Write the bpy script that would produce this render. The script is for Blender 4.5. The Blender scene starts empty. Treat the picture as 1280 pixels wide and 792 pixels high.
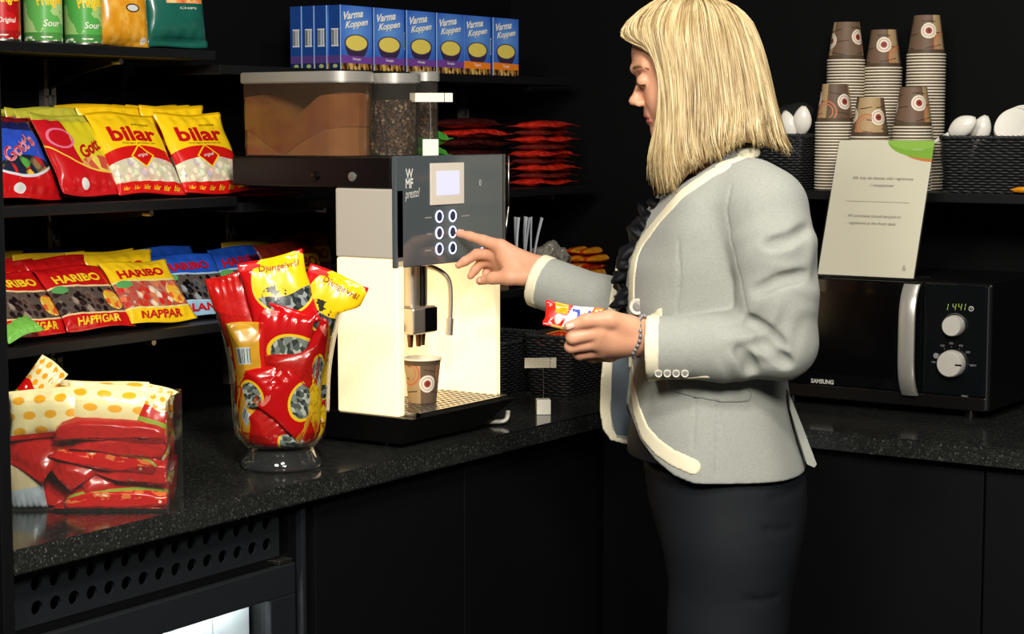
import bpy, bmesh, math, random
import numpy as np
from mathutils import Vector, Matrix, Euler
R = math.radians
SC = bpy.context.scene
COL = SC.collection
random.seed(5)
RNG = np.random.default_rng(11)

# ---------------------------------------------------------------- camera
F_PX, CX, CY = 2350.0, 640.0, 396.0
PITCH, YAW = R(5.8), R(34)
CAM = np.array([2.49, -3.872, 1.50])
FWD = np.array([-math.sin(YAW)*math.cos(PITCH), math.cos(YAW)*math.cos(PITCH), -math.sin(PITCH)])
RIGHT = np.array([math.cos(YAW), math.sin(YAW), 0.0])
UP = np.cross(RIGHT, FWD)

def ray(u, v): return FWD + RIGHT*(u-CX)/F_PX - UP*(v-CY)/F_PX
def on_x(u, v, x): r = ray(u, v); return CAM + r*((x-CAM[0])/r[0])
def on_y(u, v, y): r = ray(u, v); return CAM + r*((y-CAM[1])/r[1])
def on_z(u, v, z): r = ray(u, v); return CAM + r*((z-CAM[2])/r[2])

cd = bpy.data.cameras.new('camera')
cam = bpy.data.objects.new('camera', cd); COL.objects.link(cam)
cd.sensor_width = 36.0; cd.lens = 36.0*F_PX/1280.0; cd.clip_start = 0.05
M = Matrix.Identity(4)
for i in range(3):
    M[i][0] = RIGHT[i]; M[i][1] = UP[i]; M[i][2] = -FWD[i]; M[i][3] = CAM[i]
cam.matrix_world = M
SC.camera = cam
SC.view_settings.view_transform = 'Standard'
SC.view_settings.look = 'None'
SC.view_settings.gamma = 1.0
SC.view_settings.use_curve_mapping = False
SC.view_settings.exposure = 0.0
SC.cycles.use_denoising = True
SC.cycles.max_bounces = 8
SC.cycles.transparent_max_bounces = 16
SC.cycles.caustics_reflective = False
SC.cycles.caustics_refractive = False
SC.cycles.sample_clamp_indirect = 4.0

# ---------------------------------------------------------------- node expressions
def lin(c):
    """sRGB 0..255 triple -> linear rgba"""
    out = []
    for x in c[:3]:
        x = x/255.0
        out.append(x/12.92 if x <= 0.04045 else ((x+0.055)/1.055)**2.4)
    return tuple(out)+(1.0,)

class Ex:
    """A float socket that does arithmetic by adding math nodes."""
    def __init__(s, nt, sock): s.nt, s.k = nt, sock
    def _op(s, op, b=None, c=None, rev=False):
        n = s.nt.nodes.new('ShaderNodeMath'); n.operation = op
        ins = [s, b, c]
        if rev: ins = [b, s, c]
        for i, q in enumerate(ins):
            if q is None: continue
            if isinstance(q, Ex): s.nt.links.new(q.k, n.inputs[i])
            else: n.inputs[i].default_value = float(q)
        return Ex(s.nt, n.outputs[0])
    def __add__(s, b): return s._op('ADD', b)
    __radd__ = __add__
    def __sub__(s, b): return s._op('SUBTRACT', b)
    def __rsub__(s, b): return s._op('SUBTRACT', b, rev=True)
    def __mul__(s, b): return s._op('MULTIPLY', b)
    __rmul__ = __mul__
    def __truediv__(s, b): return s._op('DIVIDE', b)
    def __gt__(s, b): return s._op('GREATER_THAN', b)
    def __lt__(s, b): return s._op('LESS_THAN', b)
    def __pow__(s, b): return s._op('POWER', b)
    def sin(s): return s._op('SINE')
    def abs(s): return s._op('ABSOLUTE')
    def frac(s): return s._op('FRACT')
    def floor(s): return s._op('FLOOR')
    def sqrt(s): return s._op('SQRT')
    def max(s, b): return s._op('MAXIMUM', b)
    def min(s, b): return s._op('MINIMUM', b)
    def clamp(s): return s.max(0.0).min(1.0)

class G:
    """Node graph helper for one material."""
    def __init__(s, nt): s.nt = nt
    def uv(s):
        n = s.nt.nodes.new('ShaderNodeUVMap'); q = s.nt.nodes.new('ShaderNodeSeparateXYZ')
        s.nt.links.new(n.outputs[0], q.inputs[0])
        return Ex(s.nt, q.outputs[0]), Ex(s.nt, q.outputs[1])
    def obj(s):
        n = s.nt.nodes.new('ShaderNodeTexCoord'); q = s.nt.nodes.new('ShaderNodeSeparateXYZ')
        s.nt.links.new(n.outputs['Object'], q.inputs[0])
        return tuple(Ex(s.nt, q.outputs[i]) for i in range(3))
    def vec(s, x, y, z=0.0):
        n = s.nt.nodes.new('ShaderNodeCombineXYZ')
        for i, q in enumerate((x, y, z)):
            if isinstance(q, Ex): s.nt.links.new(q.k, n.inputs[i])
            else: n.inputs[i].default_value = q
        return n.outputs[0]
    def noise(s, vec, scale=5.0, detail=2.0, rough=0.5, color=False):
        n = s.nt.nodes.new('ShaderNodeTexNoise'); s.nt.links.new(vec, n.inputs['Vector'])
        n.inputs['Scale'].default_value = scale; n.inputs['Detail'].default_value = detail
        n.inputs['Roughness'].default_value = rough
        return n.outputs['Color'] if color else Ex(s.nt, n.outputs[0])
    def voro(s, vec, scale=5.0, rnd=1.0):
        n = s.nt.nodes.new('ShaderNodeTexVoronoi'); s.nt.links.new(vec, n.inputs['Vector'])
        n.inputs['Scale'].default_value = scale; n.inputs['Randomness'].default_value = rnd
        q = s.nt.nodes.new('ShaderNodeSeparateXYZ'); s.nt.links.new(n.outputs['Color'], q.inputs[0])
        return Ex(s.nt, n.outputs['Distance']), Ex(s.nt, q.outputs[0]), Ex(s.nt, q.outputs[1])
    def mix(s, f, a, b):
        n = s.nt.nodes.new('ShaderNodeMix'); n.data_type = 'RGBA'; n.clamp_factor = True
        if isinstance(f, Ex): s.nt.links.new(f.k, n.inputs[0])
        else: n.inputs[0].default_value = f
        for i, q in ((6, a), (7, b)):
            if isinstance(q, tuple): n.inputs[i].default_value = lin(q)
            else: s.nt.links.new(q, n.inputs[i])
        return n.outputs[2]
    def ramp(s, f, stops, const=True):
        n = s.nt.nodes.new('ShaderNodeValToRGB'); cr = n.color_ramp
        cr.interpolation = 'CONSTANT' if const else 'LINEAR'
        while len(cr.elements) < len(stops): cr.elements.new(0.5)
        for e, (p, c) in zip(cr.elements, stops): e.position = p; e.color = lin(c)
        s.nt.links.new(f.k, n.inputs[0]); return n.outputs[0]
    def ell(s, u, v, cu, cv, ru, rv):
        x = (u-cu)/ru; y = (v-cv)/rv
        return (x*x+y*y).sqrt()

MATS = {}
def mat(name, color=(128, 128, 128), rough=0.5, metal=0.0, spec=0.5, fn=None, emit=0.0, emit_col=None, trans=0.0, ior=1.45,
        coat=0.0, bump=None, bump_str=0.3, bump_dist=0.002, alpha=1.0, sheen=0.0, rough_fn=None, sss=0.0, aniso=0.0, thin=False):
    if name in MATS: return MATS[name]
    m = bpy.data.materials.new(name); m.use_nodes = True
    nt = m.node_tree; b = nt.nodes['Principled BSDF']
    b.inputs['Roughness'].default_value = rough; b.inputs['Metallic'].default_value = metal
    b.inputs['Specular IOR Level'].default_value = spec; b.inputs['IOR'].default_value = ior
    b.inputs['Transmission Weight'].default_value = trans; b.inputs['Coat Weight'].default_value = coat
    b.inputs['Coat Roughness'].default_value = 0.08
    b.inputs['Alpha'].default_value = alpha
    b.inputs['Sheen Weight'].default_value = sheen
    b.inputs['Anisotropic'].default_value = aniso
    if sss:
        b.inputs['Subsurface Weight'].default_value = sss
        b.inputs['Subsurface Radius'].default_value = (0.012, 0.004, 0.002)
        b.inputs['Subsurface Scale'].default_value = 0.6
    g = G(nt)
    if fn:
        c = fn(g)
        if isinstance(c, tuple): b.inputs['Base Color'].default_value = lin(c)
        else: nt.links.new(c, b.inputs['Base Color'])
    else: b.inputs['Base Color'].default_value = lin(color)
    if emit:
        b.inputs['Emission Color'].default_value = lin(emit_col or color)
        b.inputs['Emission Strength'].default_value = emit
    if rough_fn:
        nt.links.new(rough_fn(g).k, b.inputs['Roughness'])
    if bump:
        n = nt.nodes.new('ShaderNodeBump'); n.inputs['Strength'].default_value = bump_str; n.inputs['Distance'].default_value = bump_dist
        nt.links.new(bump(g).k, n.inputs['Height']); nt.links.new(n.outputs[0], b.inputs['Normal'])
    MATS[name] = m
    return m

# ---------------------------------------------------------------- objects
def link(o, parent=None):
    COL.objects.link(o)
    if parent is not None: o.parent = parent
    return o
def tag(o, label=None, cat=None, group=None, kind=None):
    if label: o['label'] = label
    if cat: o['category'] = cat
    if group: o['group'] = group
    if kind: o['kind'] = kind
    return o
def empty(name, loc=(0, 0, 0), rot=(0, 0, 0), label=None, cat=None, group=None):
    o = bpy.data.objects.new(name, None); o.location = loc; o.rotation_euler = rot; o.empty_display_size = 0.05
    link(o); return tag(o, label, cat, group)
def shade(me, smooth=True):
    if len(me.polygons): me.polygons.foreach_set('use_smooth', [smooth]*len(me.polygons))
    me.update()
def from_bm(name, bm, m, parent=None, smooth=False, loc=None, rot=None):
    bmesh.ops.recalc_face_normals(bm, faces=bm.faces[:])
    me = bpy.data.meshes.new(name); bm.to_mesh(me); bm.free()
    for q in (m if isinstance(m, (list, tuple)) else [m]): me.materials.append(q)
    shade(me, smooth)
    o = bpy.data.objects.new(name, me)
    if loc is not None: o.location = loc
    if rot is not None: o.rotation_euler = rot
    return link(o, parent)
def from_arrays(name, V, Fc, m, parent=None, smooth=True, uv=None, mi=None):
    me = bpy.data.meshes.new(name)
    me.from_pydata([tuple(map(float, p)) for p in V], [], [tuple(map(int, f)) for f in Fc])
    for q in (m if isinstance(m, (list, tuple)) else [m]): me.materials.append(q)
    if uv is not None:
        l = me.uv_layers.new(name='UVMap')
        idx = np.zeros(len(me.loops), int); me.loops.foreach_get('vertex_index', idx)
        l.data.foreach_set('uv', np.asarray(uv, float)[idx].ravel())
    if mi is not None: me.polygons.foreach_set('material_index', list(mi))
    shade(me, smooth)
    return link(bpy.data.objects.new(name, me), parent)
def smooth_by_angle(o, ang=35):
    me = o.data
    shade(me, True)
    bm = bmesh.new(); bm.from_mesh(me)
    for e in bm.edges:
        e.smooth = not (len(e.link_faces) == 2 and e.calc_face_angle(0) > R(ang))
    bm.to_mesh(me); bm.free()
    return o
def bm_box(bm, lo, hi, bev=0.0, seg=2, mtx=None, mi=0):
    t = bmesh.new()
    bmesh.ops.create_cube(t, size=1.0)
    lo, hi = Vector(lo), Vector(hi)
    for v in t.verts: v.co = Vector(((v.co.x+.5)*(hi.x-lo.x)+lo.x, (v.co.y+.5)*(hi.y-lo.y)+lo.y, (v.co.z+.5)*(hi.z-lo.z)+lo.z))
    if bev: bmesh.ops.bevel(t, geom=t.edges[:], offset=bev, segments=seg, affect='EDGES', profile=0.5)
    if mtx is not None: bmesh.ops.transform(t, matrix=mtx, verts=t.verts[:])
    for f in t.faces: f.material_index = mi
    me = bpy.data.meshes.new('tmp'); t.to_mesh(me); t.free(); bm.from_mesh(me); bpy.data.meshes.remove(me)
    return bm
def box(name, lo, hi, m, parent=None, bev=0.002, seg=2, mtx=None):
    bm = bmesh.new(); bm_box(bm, lo, hi, bev, seg, mtx)
    return from_bm(name, bm, m, parent)
def bm_lathe(bm, prof, n=40, mtx=None, cap=False):
    """prof: list of (r, z); closed around Z."""
    rings = []
    for r, z in prof:
        if r < 1e-6: rings.append([bm.verts.new((0, 0, z))])
        else: rings.append([bm.verts.new((r*math.cos(2*math.pi*k/n), r*math.sin(2*math.pi*k/n), z)) for k in range(n)])
    vs = [v for r in rings for v in r]
    for a, b in zip(rings, rings[1:]):
        if len(a) == 1 and len(b) == 1: continue
        for k in range(n):
            k2 = (k+1) % n
            if len(a) == 1: bm.faces.new((a[0], b[k], b[k2]))
            elif len(b) == 1: bm.faces.new((a[k], a[k2], b[0]))
            else: bm.faces.new((a[k], a[k2], b[k2], b[k]))
    if mtx is not None: bmesh.ops.transform(bm, matrix=mtx, verts=vs)
    return bm
def lathe(name, prof, m, parent=None, n=40, mtx=None, ang=40):
    bm = bmesh.new(); bm_lathe(bm, prof, n, mtx)
    return smooth_by_angle(from_bm(name, bm, m, parent), ang)
def sweep(pts, rad, n=8, closed=False, flat=1.0):
    """tube along a polyline -> (V, F). rad: float or list. flat: squash along second axis."""
    P = np.asarray(pts, float); k = len(P)
    rad = np.full(k, rad) if np.isscalar(rad) else np.asarray(rad, float)
    T = np.zeros_like(P)
    if closed: T = np.roll(P, -1, 0)-np.roll(P, 1, 0)
    else: T[1:-1] = P[2:]-P[:-2]; T[0] = P[1]-P[0]; T[-1] = P[-1]-P[-2]
    T /= np.linalg.norm(T, axis=1)[:, None]+1e-12
    ref = np.array([0, 0, 1.0]) if abs(T[0][2]) < .9 else np.array([1.0, 0, 0])
    N = np.cross(T[0], ref); N /= np.linalg.norm(N)
    V = []
    for i in range(k):
        N = N-T[i]*np.dot(N, T[i]); N /= np.linalg.norm(N)+1e-12
        B = np.cross(T[i], N)
        for j in range(n):
            a = 2*math.pi*j/n
            V.append(P[i]+rad[i]*(math.cos(a)*N+math.sin(a)*B*flat))
    Fs = []
    for i in range(k if closed else k-1):
        i2 = (i+1) % k
        for j in range(n):
            j2 = (j+1) % n
            Fs.append((i*n+j, i*n+j2, i2*n+j2, i2*n+j))
    if not closed:
        Fs.append(tuple(range(n-1, -1, -1))); Fs.append(tuple((k-1)*n+j for j in range(n)))
    return V, Fs
class MB:
    """collect several swept/box pieces into one mesh"""
    def __init__(s): s.V, s.F = [], []
    def add(s, V, Fc):
        b = len(s.V); s.V += [tuple(p) for p in V]; s.F += [tuple(b+i for i in f) for f in Fc]; return s
    def tube(s, pts, rad, n=8, closed=False, flat=1.0): return s.add(*sweep(pts, rad, n, closed, flat))
    def build(s, name, m, parent=None, smooth=True, ang=None):
        o = from_arrays(name, s.V, s.F, m, parent, smooth)
        return smooth_by_angle(o, ang) if ang else o
def catmull(P, n):
    """resample control points smoothly to n points"""
    P = np.asarray(P, float); k = len(P)
    Q = np.vstack([2*P[0]-P[1], P, 2*P[-1]-P[-2]])
    t = np.linspace(0, k-1-1e-9, n); i = t.astype(int); f = (t-i)[:, None]
    p0, p1, p2, p3 = Q[i], Q[i+1], Q[i+2], Q[i+3]
    return .5*((2*p1)+(-p0+p2)*f+(2*p0-5*p1+4*p2-p3)*f*f+(-p0+3*p1-3*p2+p3)*f**3)
def prism(name, outline, depth, m, parent=None, mtx=None, bev=0.0):
    """outline (x,z) polygon extruded along +y by depth"""
    bm = bmesh.new()
    a = [bm.verts.new((x, 0, z)) for x, z in outline]; b = [bm.verts.new((x, depth, z)) for x, z in outline]
    n = len(a)
    bm.faces.new(a); bm.faces.new(b[::-1])
    for i in range(n): bm.faces.new((a[i], b[i], b[(i+1) % n], a[(i+1) % n]))
    if bev: bmesh.ops.bevel(bm, geom=bm.edges[:], offset=bev, segments=2, affect='EDGES')
    if mtx is not None: bmesh.ops.transform(bm, matrix=mtx, verts=bm.verts[:])
    return from_bm(name, bm, m, parent)
def copy_tree(o, parent=None):
    c = o.copy(); COL.objects.link(c)
    if parent is not None: c.parent = parent
    for ch in list(o.children): copy_tree(ch, c)
    return c

# ---------------------------------------------------------------- lettering
_TXT = {}
def text_mesh(s, bold=0.0, shear=0.0, space=1.0):
    key = (s, bold, shear, space)
    if key in _TXT: return _TXT[key]
    cu = bpy.data.curves.new('t', 'FONT'); cu.body = s; cu.size = 1.0; cu.offset = bold; cu.shear = shear
    cu.align_x = 'CENTER'; cu.resolution_u = 3; cu.space_character = space
    ob = bpy.data.objects.new('t', cu); COL.objects.link(ob)
    dg = bpy.context.evaluated_depsgraph_get()
    me = bpy.data.meshes.new_from_object(ob.evaluated_get(dg))
    V = np.array([v.co[:] for v in me.vertices]) if len(me.vertices) else np.zeros((0, 3))
    Fc = [tuple(p.vertices) for p in me.polygons]
    bpy.data.objects.remove(ob); bpy.data.curves.remove(cu); bpy.data.meshes.remove(me)
    if len(V):
        lo, hi = V.min(0), V.max(0)
        V = V[:, :2]-np.array([(lo[0]+hi[0])/2, (lo[1]+hi[1])/2])
        sz = (hi-lo)[:2]
    else: V = V[:, :2]; sz = np.ones(2)
    _TXT[key] = (V, Fc, sz)
    return _TXT[key]
def lettering(items, surf, parent, name='lettering', off=0.0006):
    """items: (string, cu, cv, width_in_u, height_in_v, rot_deg, material, bold, shear); surf(u, v) -> (pos, normal)."""
    groups = {}; todo = {}
    for it in items: todo.setdefault((it[0], it[6].name), []).append(it)
    if len(todo) > 1:
        for q in todo.values(): lettering(q, surf, parent, name, off)
        return None
    for it in items:
        s, cu_, cv_, wu, hv, rot, m, bold, sh = it
        V, Fc, sz = text_mesh(s, bold, sh)
        x = V[:, 0]/sz[0]*wu; y = V[:, 1]/sz[1]*hv
        c, q = math.cos(R(rot)), math.sin(R(rot))
        U = np.stack([cu_+x*c-y*q, cv_+x*q+y*c], 1)
        groups.setdefault(m.name, [m, [], [], []])
        gV, gF = groups[m.name][1], groups[m.name][2]
        P, N = surf(U[:, 0], U[:, 1])
        b = len(gV); gV += list(P+N*off); gF += [tuple(b+i for i in f) for f in Fc]
    ms = [g[0] for g in groups.values()]; V, Fc, mi = [], [], []
    for k, g in enumerate(groups.values()):
        b = len(V); V += g[1]; Fc += [tuple(b+i for i in f) for f in g[2]]; mi += [k]*len(g[2])
    if not V: return None
    return from_arrays(name, V, Fc, ms, parent, False, mi=mi)
def flat_surf(origin, ex, ez):
    """planar (u,v) in metres -> surface; normal = ex x ez"""
    o, ex, ez = (np.asarray(q, float) for q in (origin, ex, ez))
    n = np.cross(ex, ez); n /= np.linalg.norm(n)
    def f(u, v):
        u = np.asarray(u)[:, None]; v = np.asarray(v)[:, None]
        return o+u*ex+v*ez, np.repeat(n[None], len(u), 0)
    return f
def cyl_surf(rad_of_z, h, ang0=-math.pi/2):
    """u = angle (in turns) round the Z axis from ang0, v = 0..1 height"""
    def f(u, v):
        a = ang0+np.asarray(u)*2*math.pi; z = np.asarray(v)*h; r = rad_of_z(z)
        return np.stack([r*np.cos(a), r*np.sin(a), z], 1), np.stack([np.cos(a), np.sin(a), 0*a], 1)
    return f
INK = {}
def ink(c, rough=0.4):
    k = 'ink_%d_%d_%d' % c
    return mat(k, c, rough)
# ================================================================= materials of the place
def speck(g):
    n = g.voro(g.vec(*g.obj()), 420.0)
    d = g.voro(g.vec(*g.obj()), 170.0)
    c = g.ramp(n[1], [(0, (31, 32, 31)), (.62, (40, 41, 39)), (.86, (54, 56, 53)), (.965, (84, 85, 78))])
    return g.mix((d[1] > .95)*.35, c, (58, 58, 54))
M_black = mat('black_laminate', (11, 12, 14), .42, spec=.35, bump=lambda g: g.noise(g.vec(*(q*s for q, s in zip(g.obj(), (6., 6., 240.)))), 3.0, 3), bump_str=.06)
M_wall = mat('black_wall_paint', (6, 7, 8), .7, spec=.12)
M_shelf = mat('black_shelf_board', (17, 18, 20), .38, spec=.4)
M_granite = mat('black_granite', rough=.12, spec=.55, fn=speck)
M_steel = mat('brushed_steel', (178, 176, 168), .3, 1.0)
M_rail = mat('grey_steel_rail', (158, 155, 146), .4, .6)
M_bracket = mat('dark_bracket_steel', (96, 95, 91), .34, .6)
M_chrome = mat('chrome', (215, 212, 205), .08, 1.0)
M_blackp = mat('black_plastic', (9, 9, 10), .34, spec=.42)
M_darkp = mat('anthracite_plastic', (27, 30, 33), .4, spec=.45)
M_glossb = mat('black_gloss_glass', (8, 9, 10), .06, spec=.6, coat=.3)
M_white = mat('white_plastic', (232, 229, 215), .35)
M_floor = mat('dark_floor_tile', rough=.35, fn=lambda g: g.mix(g.noise(g.vec(*g.obj()), 3.0), (30, 29, 28), (44, 42, 40)))
M_ceil = mat('ceiling_paint', (60, 58, 55), .8)
def clear(name, tint=(245, 247, 245), gloss=.08, amount=1.0, ior=1.45, op=0.0, opc=(200, 200, 195)):
    m = bpy.data.materials.new(name); m.use_nodes = True; nt = m.node_tree; nt.nodes.clear()
    out = nt.nodes.new('ShaderNodeOutputMaterial'); tr = nt.nodes.new('ShaderNodeBsdfTransparent'); gl = nt.nodes.new('ShaderNodeBsdfGlossy')
    tr.inputs[0].default_value = lin(tint); gl.inputs['Roughness'].default_value = gloss
    fr = nt.nodes.new('ShaderNodeLayerWeight'); pw_ = nt.nodes.new('ShaderNodeMath'); pw_.operation = 'POWER'; pw_.inputs[1].default_value = 4.0
    f0 = ((ior-1)/(ior+1))**2; ad = nt.nodes.new('ShaderNodeMath'); ad.operation = 'MULTIPLY_ADD'; ad.inputs[1].default_value = 1-f0; ad.inputs[2].default_value = f0
    nt.links.new(fr.outputs['Facing'], pw_.inputs[0]); nt.links.new(pw_.outputs[0], ad.inputs[0])
    mx = nt.nodes.new('ShaderNodeMixShader')
    mu = nt.nodes.new('ShaderNodeMath'); mu.operation = 'MULTIPLY'; mu.inputs[1].default_value = amount; mu.use_clamp = True
    nt.links.new(ad.outputs[0], mu.inputs[0]); nt.links.new(mu.outputs[0], mx.inputs[0])
    nt.links.new(tr.outputs[0], mx.inputs[1]); nt.links.new(gl.outputs[0], mx.inputs[2])
    last = mx.outputs[0]
    if op:
        df = nt.nodes.new('ShaderNodeBsdfDiffuse'); df.inputs[0].default_value = lin(opc)
        m2 = nt.nodes.new('ShaderNodeMixShader'); m2.inputs[0].default_value = op
        nt.links.new(last, m2.inputs[1]); nt.links.new(df.outputs[0], m2.inputs[2]); last = m2.outputs[0]
    nt.links.new(last, out.inputs[0]); MATS[name] = m
    return m
M_vase = clear('vase_glass', (250, 252, 250), .03, 1.0, 1.4)
M_acryl = clear('clear_acrylic', (248, 249, 247), .04, .9, 1.42, .015)
M_tank = clear('smoky_plastic_container', (214, 205, 190), .12, .9, 1.4, .12, (150, 120, 95))
M_hop = clear('clear_hopper_plastic', (205, 203, 196), .1, 1.0, 1.4, .10, (140, 135, 125))
M_foot = clear('thick_glass', (215, 220, 218), .03, 2.4, 1.5, .035, (190, 196, 196))

XC, YC, ZC = .505, -.585, .92
# ================================================================= room shell
YB = 0.20           # back wall plane
XL = -.26           # left wall plane
YP = -2.153         # end panel of the niche
def struct(name, lo, hi, m, bev=0.0):
    o = box(name, lo, hi, m, bev=bev); return tag(o, kind='structure')
struct('wall_left', (XL-.12, -5.2, 0), (XL, YB+.12, 2.7), M_wall)
struct('wall_back', (XL, YB, 0), (4.2, YB+.12, 2.7), M_wall)
struct('floor', (XL-.12, -5.2, -.1), (4.2, YB+.12, 0), M_floor)
struct('ceiling', (XL-.12, -5.2, 2.7), (4.2, YB+.12, 2.8), M_ceil)
struct('wall_end', (XL+.001, YP-.02, .001), (XC, YP, 2.699), M_black, .001)

# ================================================================= worktop and base cabinets
bm = bmesh.new()
pts = [(XL+.002, YP+.002), (XC, YP+.002), (XC, YC), (4.0, YC), (4.0, YB-.002), (XL+.002, YB-.002)]
lo = [bm.verts.new((x, y, .884)) for x, y in pts]; hi = [bm.verts.new((x, y, ZC)) for x, y in pts]
bm.faces.new(lo[::-1]); bm.faces.new(hi)
for i in range(6): bm.faces.new((lo[i], lo[(i+1) % 6], hi[(i+1) % 6], hi[i]))
bmesh.ops.bevel(bm, geom=bm.edges[:], offset=.002, segments=2, affect='EDGES')
o = from_bm('granite_worktop', bm, M_granite)
tag(o, 'polished black speckled granite worktop running round the corner', 'worktop')
XF = .475           # cabinet fronts, left run
def cabinet_left(y0, y1, label):
    t = empty('base_cabinet', (.1, (y0+y1)/2, 0), label=label, cat='cabinet', group='black base cabinets')
    L = lambda p: (p[0]-.1, p[1]-(y0+y1)/2, p[2])
    box('body', L((XL+.01, y0+.001, .08)), L((XF-.022, y1-.001, .882)), M_black, t)
    box('plinth', L((XL+.03, y0+.001, .0)), L((XF-.06, y1-.001, .079)), M_blackp, t)
    box('door', L((XF-.02, y0+.002, .085)), L((XF, y1-.002, .876)), M_black, t, .0015)
    return t
def cabinet_right(x0, x1, label):
    t = empty('base_cabinet', ((x0+x1)/2, -.25, 0), label=label, cat='cabinet', group='black base cabinets')
    L = lambda p: (p[0]-(x0+x1)/2, p[1]+.25, p[2])
    box('body', L((x0+.001, YC+.052, .08)), L((x1-.001, YB-.005, .882)), M_black, t)
    box('plinth', L((x0+.001, YC+.09, 0)), L((x1-.001, YB-.02, .079)), M_blackp, t)
    box('door', L((x0+.002, YC+.03, .085)), L((x1-.002, YC+.05, .876)), M_black, t, .0015)
    return t
YFR = float(on_x(393, 660, XF)[1])
YD = float(on_x(580, 620, XF)[1])
cabinet_left(YFR, YD, 'black base cabinet with plain door under the coffee machine, next to the fridge')
cabinet_left(YD, -.535, 'black base cabinet with plain door under the weave baskets, in the left counter run')
XG = float(on_y(1230, 640, YC+.03)[0])
cabinet_right(.48, XG, 'black base cabinet with wide plain door under the microwave, behind the woman')
cabinet_right(XG, XG+.62, 'black base cabinet at the right edge of the photo, right of the thin door gap')

# ---- under-counter fridge
y0f, y1f = YP+.005, YFR-.004
t = empty('undercounter_fridge', (.24, (y0f+y1f)/2, 0), label='black under-counter fridge with perforated vent grille and lit glass door', cat='fridge')
oy = (y0f+y1f)/2
def L(p): return (p[0]-.24, p[1]-oy, p[2])
bm = bmesh.new()
yr = float(on_x(364, 740, XF)[1])
for a, b in (((-.2, y0f, .01), (-.18, y1f, .86)), ((-.18, y0f, .01), (XF-.03, y0f+.02, .86)), ((-.18, y1f-.05, .01), (XF-.01, y1f, .86)), ((-.18, y0f, .01), (XF-.03, y1f, .06)), ((-.18, y0f, .775), (XF-.045, y1f, .79))):
    bm_box(bm, L(a), L(b), .001)
from_bm('body', bm, M_blackp, t)
box('side_strip', L((XF-.012, y1f-.032, .01)), L((XF+.004, y1f-.022, .878)), M_darkp, t, .002)
# grille with two rows of round holes
g0, g1 = y0f, float(on_x(352, 660, XF)[1]); zg0, zg1 = .795, .879
bm = bmesh.new()
cw = .035; nc = int((g1-g0-.03)/cw); ys = g1-.012-nc*cw
rows = [(.802, .837), (.837, .872)]
seg = 16
def quad(p): bm.faces.new([bm.verts.new(L((XF-.006, y, z))) for y, z in p])
quad([(g0, zg0), (g1, zg0), (g1, rows[0][0]), (g0, rows[0][0])]); quad([(g0, rows[1][1]), (g1, rows[1][1]), (g1, zg1), (g0, zg1)])
quad([(g0, rows[0][0]), (ys, rows[0][0]), (ys, rows[1][1]), (g0, rows[1][1])]); quad([(ys+nc*cw, rows[0][0]), (g1, rows[0][0]), (g1, rows[1][1]), (ys+nc*cw, rows[1][1])])
for z0, z1 in rows:
    for k in range(nc):
        ya, yb = ys+k*cw, ys+(k+1)*cw; cy, cz = (ya+yb)/2, (z0+z1)/2; rr = .0105
        inn, out_, inb = [], [], []
        for s in range(seg):
            a = 2*math.pi*s/seg; c, q = math.cos(a), math.sin(a); m_ = max(abs(c)/(cw/2), abs(q)/((z1-z0)/2))
            inn.append(bm.verts.new(L((XF-.006, cy+rr*c, cz+rr*q)))); out_.append(bm.verts.new(L((XF-.006, cy+c/m_, cz+q/m_))))
            inb.append(bm.verts.new(L((XF-.012, cy+rr*c, cz+rr*q))))
        for s in range(seg):
            s2 = (s+1) % seg
            bm.faces.new((inn[s], inn[s2], out_[s2], out_[s])); bm.faces.new((inb[s], inb[s2], inn[s2], inn[s]))
bmesh.ops.remove_doubles(bm, verts=bm.verts[:], dist=1e-5)
o = from_bm('vent_grille', bm, M_darkp, t)
# door: frame with a glass pane
zt = float(on_x(364, 704, XF+.01)[2]); pw = .055
pr = float(on_x(339, 770, XF+.01)[1]); pt = float(on_x(339, 750, XF+.01)[2])
d = box('door', L((XF-.004, y0f+.003, pt)), L((XF+.01, yr, zt)), M_darkp, t, .002)
bm = bmesh.new()
bm_box(bm, L((XF-.003, pr, .05)), L((XF+.01, yr, pt)), .002); bm_box(bm, L((XF-.03, y0f+.003, .05)), L((XF+.01, y0f+.05, pt)), .002); bm_box(bm, L((XF-.03, y0f+.05, .05)), L((XF+.01, pr, .11)), .002)
from_bm('door_frame', bm, M_darkp, d)
box('pane', L((XF-.012, y0f+.05, .11)), L((XF-.008, pr, pt)), clear('fridge_glass', (240, 245, 245), .05, 1.0), d, .0)
box('hinge', L((XF-.03, yr-.035, zt+.001)), L((XF+.006, yr-.004, zt+.008)), M_steel, t, .001)
box('head_rail', L((XF-.04, y0f+.021, zt-.028)), L((XF-.0075, y1f-.051, .7935)), M_blackp, t, .001)  # added strip that blocks the tube's glow above the door
box('inner_light', L((XF-.085, y0f+.04, .757)), L((XF-.056, y1f-.07, .772)), mat('fridge_tube', (255, 255, 255), .5, emit=45.0, emit_col=(244, 250, 255)), t, .002)
box('shelf', L((-.15, y0f+.022, .56)), L((XF-.05, y1f-.055, .565)), M_white, t, .001)
mw_ = mat('white_carton', (240, 242, 240), .45)
czt = float(on_x(330, 747, .385)[2])-.5657
cart = box('milk_carton', (-.045, -.045, 0), (.045, .045, czt), mw_, None, .004)
bm = bmesh.new()
for k, (dx, dy) in enumerate(((0, 0),)):
    pass
bm.free()
for k in range(5):
    o = cart if k == 0 else copy_tree(cart)
    o.location = (.335, y1f-.099-k*.0905, .5655)
    tag(o, 'white carton standing in the lit fridge behind the glass door', 'carton', 'white cartons in the fridge')

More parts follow.
